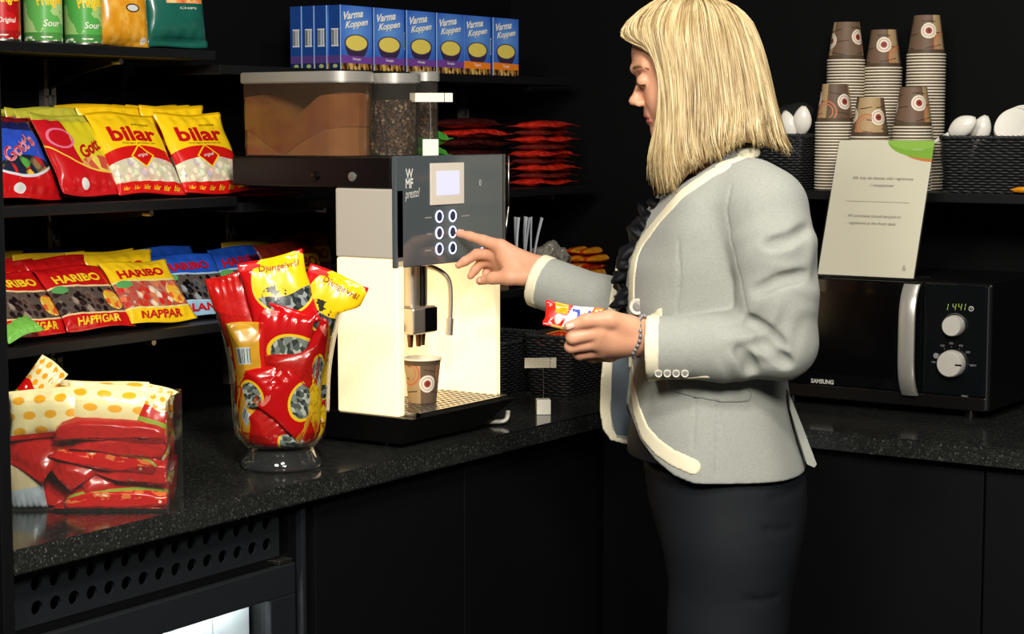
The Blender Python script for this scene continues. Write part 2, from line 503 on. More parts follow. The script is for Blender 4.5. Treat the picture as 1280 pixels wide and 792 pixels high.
# ================================================================= wall rails, shelves
def upright(y, label, z0=.95, z1=2.05):
    bm = bmesh.new()
    bm_box(bm, (.001, -.0145, z0), (.004, .0145, z1), 0); bm_box(bm, (.004, -.0145, z0), (.016, -.0125, z1), 0); bm_box(bm, (.004, .0125, z0), (.016, .0145, z1), 0)
    # slotted face: two columns of rungs
    z = z0
    while z < z1-.03:
        bm_box(bm, (.014, -.0125, z), (.016, .0125, z+.013), 0); z += .032
    bm_box(bm, (.014, -.003, z0), (.016, .003, z1), 0)
    o = from_bm('shelf_upright', bm, M_rail); o.location = (XL, y, 0)
    return tag(o, label, 'shelf rail', 'slotted steel shelf rails')
upright(-1.385, 'slotted steel wall rail behind the candy bags of the left shelves', z1=1.66)
upright(-.89, 'slotted steel wall rail left of the coffee machine container', z1=1.345)
upright(-.025, 'slotted steel wall rail behind the stacks of red bags', z1=1.608)
def bracket_mesh(y, zt, depth, parent):
    """tapered steel bracket under a shelf with a rounded bright tip"""
    prof = [(XL+.016, -.001), (depth, -.001), (depth, -.010), (XL+.10, -.028), (XL+.016, -.055)]
    bm = bmesh.new()
    a = [bm.verts.new((x, y-.0015, zt+z)) for x, z in prof]; b = [bm.verts.new((x, y+.0015, zt+z)) for x, z in prof]
    bm.faces.new(a); bm.faces.new(b[::-1])
    for i in range(len(a)): bm.faces.new((a[i], b[i], b[(i+1) % len(a)], a[(i+1) % len(a)]))
    # folded lower flange
    for (xa, za), (xb, zb) in ((prof[2], prof[3]), (prof[3], prof[4])):
        bm.faces.new([bm.verts.new(q) for q in ((xa, y-.005, zt+za), (xa, y+.005, zt+za), (xb, y+.005, zt+zb), (xb, y-.005, zt+zb))])
    br = from_bm('bracket', bm, M_bracket, parent)
    tip = MB().tube([(depth-.014, y, zt-.007), (depth+.006, y, zt-.007)], .0058, 10).build('bracket_tip', M_steel, br, ang=40)
    return br
def shelf(y0, y1, zt, depth, ybr, bd, label, thick=.018):
    t = box('wall_shelf', (XL+.018, y0, zt-thick), (depth, y1, zt), M_shelf, None, .0015)
    tag(t, label, 'shelf', 'black wall shelves')
    for y in ybr: bracket_mesh(y, zt-thick, bd, t)
    return t
Z1, Z2, Z3 = 1.643, 1.366, 1.128
YE = -1.180         # right end of the left bay
S1, S2 = -.01, .04  # front edges of the top and the lower shelves
shelf(YP+.003, YE, Z1, S1, (-1.385,), -.06, 'black wall shelf carrying the chips cans and crisp bags')
shelf(YP+.003, YE, Z2, S2, (-1.385,), .01, 'black wall shelf carrying the yellow candy bags')
shelf(YP+.003, YE+.003, Z3, S2, (-1.385,), .01, 'black wall shelf carrying the red and yellow candy bags, lowest on the left')
B1, B2, B3 = 1.617, 1.353, 1.118
shelf(YE+.012, .115, B1, S1, (-.89, -.025), -.06, 'black wall shelf carrying the blue soup boxes')
shelf(YE+.012, .135, B2, S2, (-.89, -.025), .01, 'black wall shelf carrying the stacks of red bags')
shelf(YE+.012, .185, B3, S2, (-.89, -.025), .01, 'black wall shelf behind the coffee machine carrying cutlery and candy bars')
# shelf on the back wall
ZR, YR = 1.360, -.09
t = box('wall_shelf', (.45, YR, ZR-.02), (2.2, YB-.003, ZR), M_shelf, None, .0015)
tag(t, 'black wall shelf above the microwave carrying baskets and paper cups', 'shelf', 'black wall shelves')

# ================================================================= lamps (ceiling downlights in front of the niche, plus an added fill)
def area(name, loc, target, size, power, col=(1, .945, .86)):
    ld = bpy.data.lights.new(name, 'AREA'); ld.shape = 'DISK'; ld.size = size; ld.energy = power; ld.color = col
    o = bpy.data.objects.new(name, ld); o.location = loc
    o.rotation_euler = (Vector(target)-Vector(loc)).to_track_quat('-Z', 'Y').to_euler(); COL.objects.link(o)
    return o
area('ceiling_lamp', (2.75, -3.4, 2.5), (.7, -.9, 1.15), .55, 76)
area('ceiling_lamp.003', (1.45, -3.6, 2.55), (.4, -.9, 1.1), .5, 32)  # added fill, meant to light the price card past the forearm
area('ceiling_lamp.001', (1.75, -2.75, 2.62), (.35, -1.5, 1.15), .3, 32)
area('ceiling_lamp.002', (1.35, -1.15, 2.66), (.9, -.95, 0.9), .25, 8)
w = bpy.data.worlds.new('world'); SC.world = w; w.use_nodes = True
w.node_tree.nodes['Background'].inputs[0].default_value = (.9, .95, 1.0, 1); w.node_tree.nodes['Background'].inputs[1].default_value = .028
# ================================================================= coffee machine
def sub(o, p): return (p[0]-o[0], p[1]-o[1], p[2]-o[2])
KO = (.28, -1.05, ZC)
km = empty('coffee_machine', KO, label='coffee machine with glowing side panels, black button panel and display, a cup under its spout', cat='coffee machine')
K = lambda *p: sub(KO, p)
Y0, Y1, XB, XFM = -1.215, -.885, .06, .45
M_glow = mat('glowing_acrylic', (255, 236, 200), .35, emit=.84, emit_col=(255, 226, 172))
M_lightgrey = mat('pearl_grey_plastic', (196, 190, 176), .38)
M_panel = mat('panel_glass', (80, 88, 92), .07, spec=.55, coat=.4)
# base tray, flared towards the top
def frustum(name, bot, top, zb, zt, m, parent, bev=.002):
    bm = bmesh.new()
    a = [bm.verts.new(K(x, y, zb)) for x, y in bot]; b = [bm.verts.new(K(x, y, zt)) for x, y in top]; n = len(a)
    bm.faces.new(a[::-1]); bm.faces.new(b)
    for i in range(n): bm.faces.new((a[i], a[(i+1) % n], b[(i+1) % n], b[i]))
    bmesh.ops.bevel(bm, geom=bm.edges[:], offset=bev, segments=2, affect='EDGES')
    return from_bm(name, bm, m, parent)
base = frustum('base', [(XB, Y0+.006), (.452, Y0+.006), (.452, -.955), (.38, -.915), (XB, -.915)], [(XB, Y0-.004), (.487, Y0-.004), (.487, Y1+.002), (.45, Y1+.012), (XB, Y1+.012)], ZC+.008, .978, M_blackp, km)
for px, py in ((.10, -1.18), (.40, -1.18), (.10, -.95), (.40, -.975)):
    lathe('foot', [(0, 0), (.014, 0), (.016, .009), (0, .009)], M_blackp, base, 16, Matrix.Translation(K(px, py, ZC)))
# drip grate: bars crossing
bm = bmesh.new()
gx0, gx1, gy0, gy1 = .325, .478, Y0+.026, Y1-.012
bm_box(bm, K(gx0, gy0, .9785), K(gx1, gy0+.004, .985), 0); bm_box(bm, K(gx0, gy1-.004, .9785), K(gx1, gy1, .985), 0)
bm_box(bm, K(gx0, gy0, .9785), K(gx0+.004, gy1, .985), 0); bm_box(bm, K(gx1-.006, gy0, .9785), K(gx1, gy1, .985), 0)
for k in range(1, 9):
    x = gx0+(gx1-gx0)*k/9; bm_box(bm, K(x-.0028, gy0+.003, .9805), K(x+.0028, gy1-.003, .985), 0)
for k in range(1, 18):
    y = gy0+(gy1-gy0)*k/18; bm_box(bm, K(gx0+.003, y-.0028, .9803), K(gx1-.003, y+.0028, .9848), 0)
from_bm('drip_grate', bm, M_steel, km)
# luminous panels round the brewing bay
box('light_panel', K(.31, Y0+.002, .9788), K(XFM, Y0+.022, 1.262), M_glow, km, .003)
box('light_panel', K(.31, Y1-.022, .9788), K(XFM, Y1-.002, 1.248), M_glow, km, .003)
box('light_panel', K(.30, Y0+.023, .9788), K(.318, Y1-.023, 1.248), M_glow, km, .001)
box('side_panel', K(.31, Y0, 1.263), K(XFM, Y0+.022, 1.388), M_lightgrey, km, .003)
box('rear_body', K(.12, -.93, .9788), K(.299, Y1-.004, 1.388), M_blackp, km, .004)
box('rear_body', K(.24, -1.10, .9788), K(.2995, -.9305, 1.388), M_blackp, km, .004)
# head
hd = box('head', K(XB, Y0-.0005, 1.389), K(XFM-.012, Y1, 1.4435), M_blackp, km, .003)
hd2 = box('head_front', K(.319, Y0+.023, 1.2485), K(XFM-.012, Y1-.001, 1.389), M_blackp, hd, .002)
for xq, col in ((.265, (5, 5, 6)), (.352, (150, 150, 145))):
    lathe('lock', [(0, .0), (.0085, .0), (.0085, .003), (.006, .0042), (0, .0042)], mat('lock_%d' % col[0], col, .3, .6 if col[0] > 50 else 0), hd, 20, Matrix.Translation(K(xq, Y0-.0008, 1.409)) @ Matrix.Rotation(R(90), 4, 'X'))
pz0, pz1 = 1.247, 1.4465
pn = box('button_panel', K(XFM-.010, Y0-.001, pz0), K(XFM, -.878, pz1), M_panel, km, .002)
box('trim_strip', K(XFM-.03, -.8775, pz0-.0), K(XFM+.002, -.8735, pz1), M_steel, pn, .001)
box('side_cheek', K(XFM-.06, -.8733, pz0), K(XFM-.006, -.8573, pz1-.004), M_darkp, pn, .002)
bm = bmesh.new()
for (xa, za), (xb, zb) in (((XFM-.002, pz1-.004), (XFM-.002, 1.345)), ((XFM-.002, 1.345), (XFM-.016, pz0))):
    t_ = MB().tube([K(xa, -.8565, za), K(xb, -.8565, zb)], .0022, 6); 
    t_.build('edge_strip', M_steel, pn)
bm.free()
PX = XFM+.0006
psurf = flat_surf(K(PX, 0, 0), (0, 1, 0), (0, 0, 1))     # u = world Y, v = world Z
def pp(u, v): p = on_x(u, v, PX); return float(p[1]), float(p[2])
def kbox_y(name, u0, v0, u1, v1, m, parent, th=.002, bev=.0006, x0=PX-.0005):
    ya, za = pp(u0, v0); yb, zb = pp(u1, v1)
    return box(name, K(x0, min(ya, yb), min(za, zb)), K(x0+th, max(ya, yb), max(za, zb)), m, parent, bev)
fr = kbox_y('display_frame', 537.5, 204, 579.5, 254, mat('cream_bezel', (232, 222, 205), .4), pn, .002)
kbox_y('screen', 545, 214, 573.5, 243, mat('lcd_screen', (150, 150, 190), .2, emit=.85, emit_col=(214, 214, 255)), fr, .0026)
M_ring = mat('button_light', (200, 210, 255), .3, emit=2.2, emit_col=(205, 214, 255))
M_btn = mat('button_face', (44, 50, 74), .25)
for (bu, bv) in ((549, 270.5), (565.6, 269.6), (549, 290.9), (565.6, 289.7), (549, 311), (565.6, 309.7)):
    y, z = pp(bu, bv)
    b = lathe('button', [(0, 0), (.0092, 0), (.009, .0012), (0, .0014)], M_btn, pn, 24, Matrix.Translation(K(PX-.0004, y, z)) @ Matrix.Rotation(R(90), 4, 'Y'))
    MB().tube([K(PX+.0006, y+.0102*math.cos(a), z+.0102*math.sin(a)) for a in np.linspace(0, 2*math.pi, 33)[:-1]], .0013, 8, True).build('light_ring', M_ring, b)
y, z = pp(602.5, 313.5)
MB().tube([K(PX+.0004, y+.006*math.cos(a), z+.006*math.sin(a)) for a in np.linspace(R(60), R(360), 20)], .0009, 6).build('power_symbol', M_ring, pn)
W_ = ink((226, 226, 220))
yl = lambda u, v: pp(u, v)
ya, za = pp(511.5, 217); yb, zb = pp(511.5, 229); yc, zc = pp(515.5, 243); yd, zd = pp(600, 228)
items = [('W', ya, za, .022, .018, 0, W_, .02, 0), ('MF', yb, zb, .022, .018, 0, W_, .03, 0), ('presto!', yc, zc, .044, .022, 4, W_, 0, .35), ('0', yd, zd, .0065, .012, 0, W_, 0, 0)]
lettering(items, psurf, pn, off=.0004)
for (bu, bv, n) in ((535.5, 272, 9), (536.5, 292.5, 6), (535, 313, 9), (582, 269.5, 12), (580, 290, 9)):
    y, z = pp(bu, bv)
    box('button_caption', K(PX-.0003, y-n*.0011, z-.0012), K(PX+.0003, y+n*.0011, z+.0012), mat('caption_grey', (150, 152, 150), .5), pn, 0)
# brewing head: chute, block, nozzles
ax, ay = .385, -1.082
cyl = lambda r, z0, z1, x, y: ([(0, z0-ZC), (r, z0-ZC), (r, z1-ZC), (0, z1-ZC)], Matrix.Translation((x-KO[0], y-KO[1], 0)))
def kcyl(name, r, z0, z1, x, y, m, parent, n=24):
    pr, mx = cyl(r, z0, z1, x, y); return lathe(name, pr, m, parent, n, mx)
M_pol = mat('polished_steel', (226, 218, 204), .33, .9)
br = kcyl('brew_column', .014, 1.168, 1.2485, ax+.006, ay-.012, M_pol, km)
kcyl('brew_tube', .011, 1.168, 1.2485, ax+.006, ay+.020, M_pol, br); kcyl('brew_tube', .006, 1.168, 1.2485, ax+.02, ay+.004, M_blackp, br)
blk = box('brew_block', K(ax-.026, ay-.040, 1.116), K(ax+.032, ay+.034, 1.167), M_pol, km, .005, 3)
box('badge', K(ax+.0318, ay-.006, 1.119), K(ax+.0335, ay+.032, 1.164), M_glossb, blk, .0008)
for dx, dy in ((.012, -.024), (.016, -.004), (.010, .016)):
    lathe('nozzle', [(0, 1.092-ZC), (.0045, 1.092-ZC), (.0065, 1.1155-ZC), (0, 1.1155-ZC)], mat('bronze_nozzle', (120, 82, 60), .25, .8), blk, 16, Matrix.Translation((ax+dx-KO[0], ay+dy-KO[1], 0)))
lathe('handle_knob', [(0, 0), (.011, 0), (.012, .016), (.006, .02), (0, .02)], M_blackp, blk, 20, Matrix.Translation(K(ax-.01, ay-.0405, 1.126)) @ Matrix.Rotation(R(90), 4, 'X'))
wand = [(.34, ay+.055, 1.235), (.36, ay+.058, 1.236), (.385, ay+.07, 1.232), (.403, ay+.084, 1.215), (.408, ay+.088, 1.19), (.408, ay+.087, 1.14), (.407, ay+.085, 1.105)]
wp = catmull([K(*p) for p in wand], 40)
sw = MB().tube(wp, .0048, 12).build('steam_wand', M_pol, km, ang=50)
MB().tube([wp[-7], wp[-1]], .0072, 14).build('wand_sleeve', M_pol, sw, ang=40)
# containers on top
def stadium(x0, x1, yc, w, n=10):
    r = w/2; P = []
    rx = min(r, .045)
    for k in range(n+1):
        a = -math.pi/2+math.pi*k/n; P.append((x1-rx+rx*math.cos(a), yc+r*math.sin(a)))
    for k in range(n+1):
        a = math.pi/2+math.pi*k/n; P.append((x0+.012+.012*math.cos(a), yc+r*math.sin(a)))
    return P
def ext(name, P, z0, z1, m, parent, wall=0.0, bev=0.0, scale_b=1.0, topfn=None):
    bm = bmesh.new(); cx = sum(p[0] for p in P)/len(P); cy = sum(p[1] for p in P)/len(P)
    a = [bm.verts.new(K(cx+(x-cx)*scale_b, cy+(y-cy)*scale_b, z0)) for x, y in P]; b = [bm.verts.new(K(x, y, z1)) for x, y in P]; n = len(P)
    bm.faces.new(a[::-1])
    if topfn is None: bm.faces.new(b)
    for i in range(n): bm.faces.new((a[i], a[(i+1) % n], b[(i+1) % n], b[i]))
    if bev: bmesh.ops.bevel(bm, geom=[e for e in bm.edges if abs(e.verts[0].co.z-e.verts[1].co.z) < 1e-5], offset=bev, segments=2, affect='EDGES')
    return smooth_by_angle(from_bm(name, bm, m, parent, True), 40)
M_lid = mat('silver_lid', (188, 186, 178), .3, .55)
M_cocoa = mat('cocoa_powder', rough=.95, spec=.1, fn=lambda g: g.mix(g.noise(g.vec(*g.obj()), 22, 4), (128, 76, 48), (176, 122, 84)))
M_topping = mat('milk_powder', rough=.95, spec=.1, fn=lambda g: g.mix(g.noise(g.vec(*g.obj()), 30, 3), (170, 142, 108), (196, 172, 138)))
def beans(g):
    d, a, b = g.voro(g.vec(*g.obj()), 190.0)
    return g.ramp(a, [(0, (52, 32, 22)), (.4, (92, 62, 44)), (.75, (134, 100, 76)), (.93, (186, 158, 130))])
M_beans = mat('coffee_beans', rough=.45, fn=beans, bump=lambda g: g.voro(g.vec(*g.obj()), 190.0)[0], bump_str=.8, bump_dist=.004)
tx1 = float(on_x(457, 150, 0)[0])
tank_yc, tank_w = -1.158, .112
TX0 = float(on_y(299, 140, tank_yc-tank_w/2)[0]); TX1 = float(on_y(456, 140, tank_yc)[0])
P = stadium(TX0, TX1, tank_yc, tank_w)
tk = ext('powder_container', P, 1.4445, 1.578, M_tank, km, scale_b=.97)
ext('lid', stadium(TX0-.004, TX1+.003, tank_yc, tank_w+.006), 1.5785, 1.599, M_lid, tk, bev=.002)
# powder: a bank with a V-shaped hollow, in two tones
def bank(name, x0, x1, yc, w, zf, zb_, m, parent, nx=26):
    bm = bmesh.new(); rows = []
    for i in range(nx):
        x = x0+(x1-x0)*i/(nx-1); ww = w/2*min(1, math.sqrt(max(.05, 1-max(0, (x-(x1-.045))/.0455)**2)))
        ring = [bm.verts.new(K(x, yc+sy*ww, z)) for sy, z in ((-1, zb_(i/(nx-1))), (-1, zf(i/(nx-1))), (-.3, zf(i/(nx-1))+.004), (.4, zf(i/(nx-1))+.004), (1, zf(i/(nx-1))), (1, zb_(i/(nx-1))))]
        rows.append(ring)
    for a, b in zip(rows, rows[1:]):
        for k in range(6): bm.faces.new((a[k], a[(k+1) % 6], b[(k+1) % 6], b[k]))
    bm.faces.new(rows[0]); bm.faces.new(rows[-1][::-1])
    return from_bm(name, bm, m, parent, False)
vtop = lambda t: 1.553-.046*max(0, 1-abs(t-.40)/.34)+.004*math.sin(9*t)
vmid = lambda t: 1.497-.050*max(0, 1-abs(t-.38)/.42)+.002*math.sin(14*t)
bank('powder', TX0+.010, TX1-.004, tank_yc, tank_w-.012, vtop, vmid, M_cocoa, tk)
bank('powder_bed', TX0+.014, TX1-.006, tank_yc, tank_w-.012, lambda t: vmid(t)-.0006, lambda t: 1.4462, mat('cocoa_light', rough=.95, spec=.1, fn=lambda g: g.mix(g.noise(g.vec(*g.obj()), 18, 3), (150, 98, 64), (186, 140, 104))), tk)
HX1 = float(on_y(517, 150, -1.045)[0]); h2 = stadium(HX1-.20, HX1, -1.045, .096)
hp = ext('bean_hopper', h2, 1.4445, 1.578, M_hop, km, scale_b=.98)
ext('lid', stadium(HX1-.203, HX1+.003, -1.045, .101), 1.5785, 1.5975, M_lid, hp, bev=.002)
ext('beans', stadium(HX1-.192, HX1-.006, -1.045, .082), 1.446, 1.548, M_beans, hp)
hy = -.935; H3 = float(on_y(545, 150, hy)[0])
hp = km_h3 = lathe('bean_tube', [(0, 1.4445-ZC), (.026, 1.4445-ZC), (.026, 1.585-ZC), (0, 1.585-ZC)], M_hop, km, 32, Matrix.Translation((H3-.027-KO[0], hy-KO[1], 0)))
lathe('lid', [(0, 1.5855-ZC), (.029, 1.5855-ZC), (.029, 1.602-ZC), (.027, 1.604-ZC), (0, 1.604-ZC)], M_lid, hp, 32, Matrix.Translation((H3-.027-KO[0], hy-KO[1], 0)))
lathe('beans', [(0, 1.478-ZC), (.023, 1.478-ZC), (.023, 1.56-ZC), (0, 1.565-ZC)], M_beans, hp, 28, Matrix.Translation((H3-.027-KO[0], hy-KO[1], 0)))
# power cable end peeping out behind the base
cb = MB().tube(catmull([(.40, -.905, ZC+.006), (.43, -.893, ZC+.007), (.452, -.878, ZC+.009), (.4530, -.868, ZC+.018), (.4525, -.866, ZC+.028)], 20), .0055, 8, flat=.8).build('white_cable', M_white)
tag(cb, 'short bent white cable end on the worktop beside the coffee machine base', 'cable')

# ================================================================= paper cups
def cup_art(g):
    u, v = g.uv()
    n = g.noise(g.vec(u*6, v*3), 2.0, 2)
    base = g.mix(((u-.30).abs() < .13), (176, 148, 108), (104, 84, 68))
    base = g.mix(((u-.72).abs() < .17), base, (112, 90, 72))
    # brown curling twigs
    for fu, ph, lv in ((7.0, .3, .22), (9.0, 1.4, .80), (5.0, 2.2, .52)):
        w = (v-lv-((u*fu+ph).sin())*.07).abs()
        base = g.mix((w < .013)*((u*23+ph).sin() > -.25), base, (66, 54, 36))
    # round seals
    for cu, cv in ((.24, .46), (.60, .40), (.93, .5)):
        d = g.ell(u, v, cu, cv, .082, .20)
        base = g.mix(d < 1.0, base, (232, 222, 205)); base = g.mix((d-.72).abs() < .06, base, (190, 160, 140)); base = g.mix(d < .42, base, (150, 62, 50)); base = g.mix(d < .16, base, (90, 40, 34))
    for cu, cv in ((.44, .72), (.05, .7)):
        d = g.ell(u, v, cu, cv, .115, .29)
        base = g.mix((d < 1.0)*(d > .86), base, (190, 110, 70)); base = g.mix((d < .7)*(d > .6), base, (190, 120, 80))
    return g.mix(v > .88, base, (84, 68, 52))
M_cup = mat('printed_paper_cup', rough=.55, spec=.3, fn=cup_art)
M_cupw = mat('cup_paper_white', (236, 226, 204), .5, spec=.3)
def make_cup(R_, B_, H_):
    """upright cup, base at the origin; wall with printed outside, white inside and rolled lip"""
    n = 40
    V, Fc, UV = [], [], []
    for j in range(5):
        t = j/4; r = B_+(R_-B_)*t
        for k in range(n+1):
            a = 2*math.pi*k/n; V.append((r*math.cos(a), r*math.sin(a), (H_-.003)*t)); UV.append((k/n, t))
    for j in range(4):
        for k in range(n): b = j*(n+1)+k; Fc.append((b, b+1, b+n+2, b+n+1))
    o = from_arrays('paper_cup', V, Fc, M_cup, None, True, UV)
    bm = bmesh.new()
    bm_lathe(bm, [(B_-.0003, .0052), (B_-.0003, .0005), (B_-.0001, .0001)], n)
    bm_lathe(bm, [(0, .0053), (B_+.0004, .0053), (R_-.0003, H_-.003)], n)
    lip = [(R_-.0003+.0014*(1-math.cos(a)), H_-.0024+.0019*math.sin(a)) for a in np.linspace(0, 2*math.pi, 9)]
    bm_lathe(bm, lip, n)
    from_bm('white_lip', bm, M_cupw, o, True)
    return o
cupm = make_cup(.0352, .0262, .0845)
cp = on_z(528, 502, .9852)
cupm.location = (float(cp[0]), float(cp[1]), .9854); cupm.rotation_euler = (0, 0, R(-121))
tag(cupm, 'brown printed paper cup standing on the drip grate under the coffee spout', 'paper cup')
CUP_H, CUP_R, CUP_B = .0875, .0405, .0285
cup0 = None
# stacks of inverted cups on the back shelf: (x, y, visible rims, rotation of the print, label of the top cup, label of the others)
def cup_stack(u, yst, v_top, rotz, name_top, name_rest):
    global cup0
    p = on_y(u, v_top, yst); x, ztop = float(p[0]), float(p[2])
    pitch = .0066
    n = max(1, int(round((ztop-CUP_H-ZR)/pitch))+1)
    pitch = (ztop-CUP_H-ZR-.0005)/(n-1) if n > 1 else 0
    for k in range(n):
        if cup0 is None: cup0 = c = make_cup(CUP_R, CUP_B, CUP_H)
        else: c = copy_tree(cup0)
        c.location = (x, yst, ZR+.0005+CUP_H+pitch*k)
        c.rotation_euler = (math.pi, 0, rotz if k == n-1 else R(9*random.randint(0, 39)))
        if k == n-1: tag(c, name_top, 'paper cup', 'stacked paper cups')
        else: tag(c, name_rest, 'paper cup', 'stacked paper cups')
    return x
YBK, YFT = .085, -.035
cup_stack(1058.5, YBK+.01, 28, R(200), 'top cup of the tall back stack nearest the woman, upside down', 'nested paper cup in the tall back stack nearest the woman')
cup_stack(1105, YBK+.05, 37.5, R(150), 'top cup of the middle one of three tall back stacks, upside down', 'nested paper cup in the middle one of the three tall back stacks')
XCUP1 = cup_stack(1159, YBK, 19.5, R(155), 'topmost of all the stacked paper cups, on the tallest stack at the right', 'nested paper cup in the tallest of the stacks, at the right')
XCUP0 = cup_stack(1044, YFT+.03, 105, R(60), 'top cup of the low front stack beside the left basket, dark brown with beige strip', 'nested paper cup in the low front stack beside the left basket')
cup_stack(1088, YFT-.012, 122, R(300), 'beige paper cup upside down atop the lowest middle front stack behind the sign', 'nested paper cup in the lowest middle front stack behind the sign')
cup_stack(1142, YFT+.008, 109, R(170), 'top cup of the low front stack just above the green mark of the sign', 'nested paper cup in the low front stack above the green mark')

# ================================================================= microwave
YM = -.30
MO = (.97, -.15, ZC)
mw = empty('microwave_oven', MO, label='black microwave oven with silver handle and two round dials on the right counter', cat='microwave')
m_ = lambda *p: sub(MO, p)
my = lambda u, v, y=YM: (float(on_y(u, v, y)[0]), float(on_y(u, v, y)[2]))
MX0, MX1, MZ0, MZ1 = .728, 1.214, ZC+.016, 1.190
box('body', m_(MX0, YM+.012, MZ0), m_(MX1, .06, MZ1), M_blackp, mw, .006, 3)
hx0, _ = my(1131, 420); hx1, _ = my(1151, 420)
dr = box('door', m_(MX0+.002, YM-.004, MZ0+.03), m_(hx1+.004, YM+.0115, MZ1-.002), M_glossb, mw, .003)
box('window', m_(MX0+.045, YM-.0052, MZ0+.055), m_(hx0-.02, YM-.0042, MZ1-.03), mat('oven_window', (5, 5, 6), .12, spec=.5), dr, 0)
cpn = box('control_panel', m_(hx1+.0048, YM-.004, MZ0+.03), m_(MX1-.006, YM+.0115, MZ1-.002), mat('control_gloss', (13, 15, 17), .1, spec=.55), mw, .003)
box('lower_sill', m_(MX0+.002, YM+.0, MZ0+.001), m_(MX1-.006, YM+.0115, MZ0+.0285), M_blackp, mw, .002)
box('edge_trim', m_(MX1-.0055, YM-.002, MZ0+.005), m_(MX1-.002, YM+.0115, MZ1-.004), mat('grey_edge', (70, 72, 74), .25, .5), mw, .001)
# curved handle: flat bar bowed outwards
zt_, zb_ = my(1141, 356, YM-.03)[1], my(1141, 496, YM-.03)[1]
hw = (hx1-hx0)/2*.98; hc = (hx0+hx1)/2
V, Fc = [], []
nseg = 24
for k in range(nseg+1):
    s = k/nseg; z = zt_+(zb_-zt_)*s; y = YM-.008-.026*(1-(2*s-1)**4)
    for dx, dy in ((-hw, .004), (-hw, -.002), (-hw*.7, -.005), (hw*.7, -.005), (hw, -.002), (hw, .004)): V.append(m_(hc+dx, y+dy, z))
for k in range(nseg):
    for j in range(6): Fc.append((k*6+j, k*6+(j+1) % 6, (k+1)*6+(j+1) % 6, (k+1)*6+j))
Fc += [tuple(range(5, -1, -1)), tuple(nseg*6+j for j in range(6))]
smooth_by_angle(from_arrays('handle', V, Fc, mat('silver_painted', (176, 174, 166), .32, .45), dr), 35)
bm = bmesh.new()
bm_box(bm, m_(hc-hw*.8, YM-.012, zt_-.012), m_(hc+hw*.8, YM-.004, zt_), .001); bm_box(bm, m_(hc-hw*.8, YM-.012, zb_), m_(hc+hw*.8, YM-.004, zb_+.012), .001)
from_bm('handle_mount', bm, M_steel, dr)
M_knob = mat('satin_knob', (206, 203, 194), .35, .25)
kn = []
for (ku, kv, r, d) in ((1190, 407.5, .0205, .021), (1187, 455, .0265, .021)):
    x, z = my(ku, kv, YM-.02)
    k_ = lathe('knob', [(0, 0), (r*1.04, 0), (r*1.04, .004), (r*.97, d-.002), (r*.9, d), (0, d)], M_knob, cpn, 36, Matrix.Translation(m_(x, YM-.0045, z)) @ Matrix.Rotation(R(90), 4, 'X'))
    kn.append((x, z, r))
x, z, r = kn[1]
box('pointer', m_(x+r*.5, YM-.0262, z-.0016), m_(x+r*1.0, YM-.0258, z+.0016), M_glossb, cpn, 0)
msurf = flat_surf(m_(0, YM-.0042, 0), (1, 0, 0), (0, 0, 1))
Gn = mat('led_digits', (90, 110, 30), .4, emit=.75, emit_col=(178, 196, 82)); Wd = ink((205, 205, 198)); Wg = ink((130, 132, 130))
def led(ch, x, z, w, h, mb):
    segs = {'1': 'bc', '4': 'fgbc'}[ch]; sl = .16*h
    pos = {'a': ((0, 1), (1, 1)), 'b': ((1, .95), (1, .55)), 'c': ((1, .45), (1, .05)), 'd': ((0, 0), (1, 0)), 'e': ((0, .45), (0, .05)), 'f': ((0, .95), (0, .55)), 'g': ((.1, .5), (.9, .5))}
    for s in segs:
        (xa, za), (xb, zb) = pos[s]
        mb.tube([m_(x+xa*w+za*sl, YM-.0046, z+za*h), m_(x+xb*w+zb*sl, YM-.0046, z+zb*h)], .0009, 6, flat=.5)
mb = MB()
for k, ch in enumerate('1441'):
    x, z = my(1183+k*7.2-(2.5 if ch == '1' else 0), 387.5, YM-.004); led(ch, x, z, .0062, .0135, mb)
mb.build('clock_digits', Gn, cpn)
x, z = my(1215, 385.5); it = []
MB().tube([m_(x+.0045*math.cos(a), YM-.0045, z+.0045*math.sin(a)) for a in np.linspace(0, 2*math.pi, 17)[:-1]], .0008, 6, True).build('clock_symbol', Wd, cpn)
MB().tube([m_(x, YM-.0045, z+.0028), m_(x, YM-.0045, z), m_(x+.0018, YM-.0045, z-.001)], .0005, 5).build('clock_symbol', Wd, cpn)
# dial marks
mb = MB(); x, z, r = kn[0]
mb.tube([m_(x+1.18*r*math.cos(a), YM-.0044, z+1.18*r*math.sin(a)) for a in np.linspace(R(35), R(150), 14)], .0008, 5, flat=.4)
x, z, r = kn[1]
for a in (180, 150, 122, 95, 66, 38, 0):
    ca, sa = math.cos(R(a)), math.sin(R(a)); mb.tube([m_(x+1.18*r*ca, YM-.0044, z+1.18*r*sa), m_(x+1.30*r*ca, YM-.0044, z+1.30*r*sa)], .0007, 5, flat=.4)
mb.build('dial_marks', Wg, cpn)
it = []
for a, s in ((122, '100'), (95, '300'), (66, '450'), (38, '600')):
    it.append((s, x+1.52*r*math.cos(R(a)), z+1.52*r*math.sin(R(a)), .0085, .0042, 0, Wg, 0, 0))
it.append(('180', x-1.48*r, z, .008, .0038, 0, Wg, 0, 0)); it.append(('800W', x+1.62*r, z-.001, .013, .0042, 0, Wg, 0, 0))
x0_, z0_ = my(1190.5, 396.5); it.append(('Defrost', x0_, z0_, .014, .0045, 0, Wg, 0, 0))
x0_, z0_ = my(1207, 494.5); it.append(('ME82V', x0_, z0_, .014, .0035, 0, Wg, .01, 0))
xs, zs = my(1028, 476.5, YM-.004); it.append(('SAMSUNG', xs, zs, .051, .0095, 0, Wd, .04, 0))
lettering(it, msurf, mw, off=.0006)
xr, zr_ = my(1171, 444)
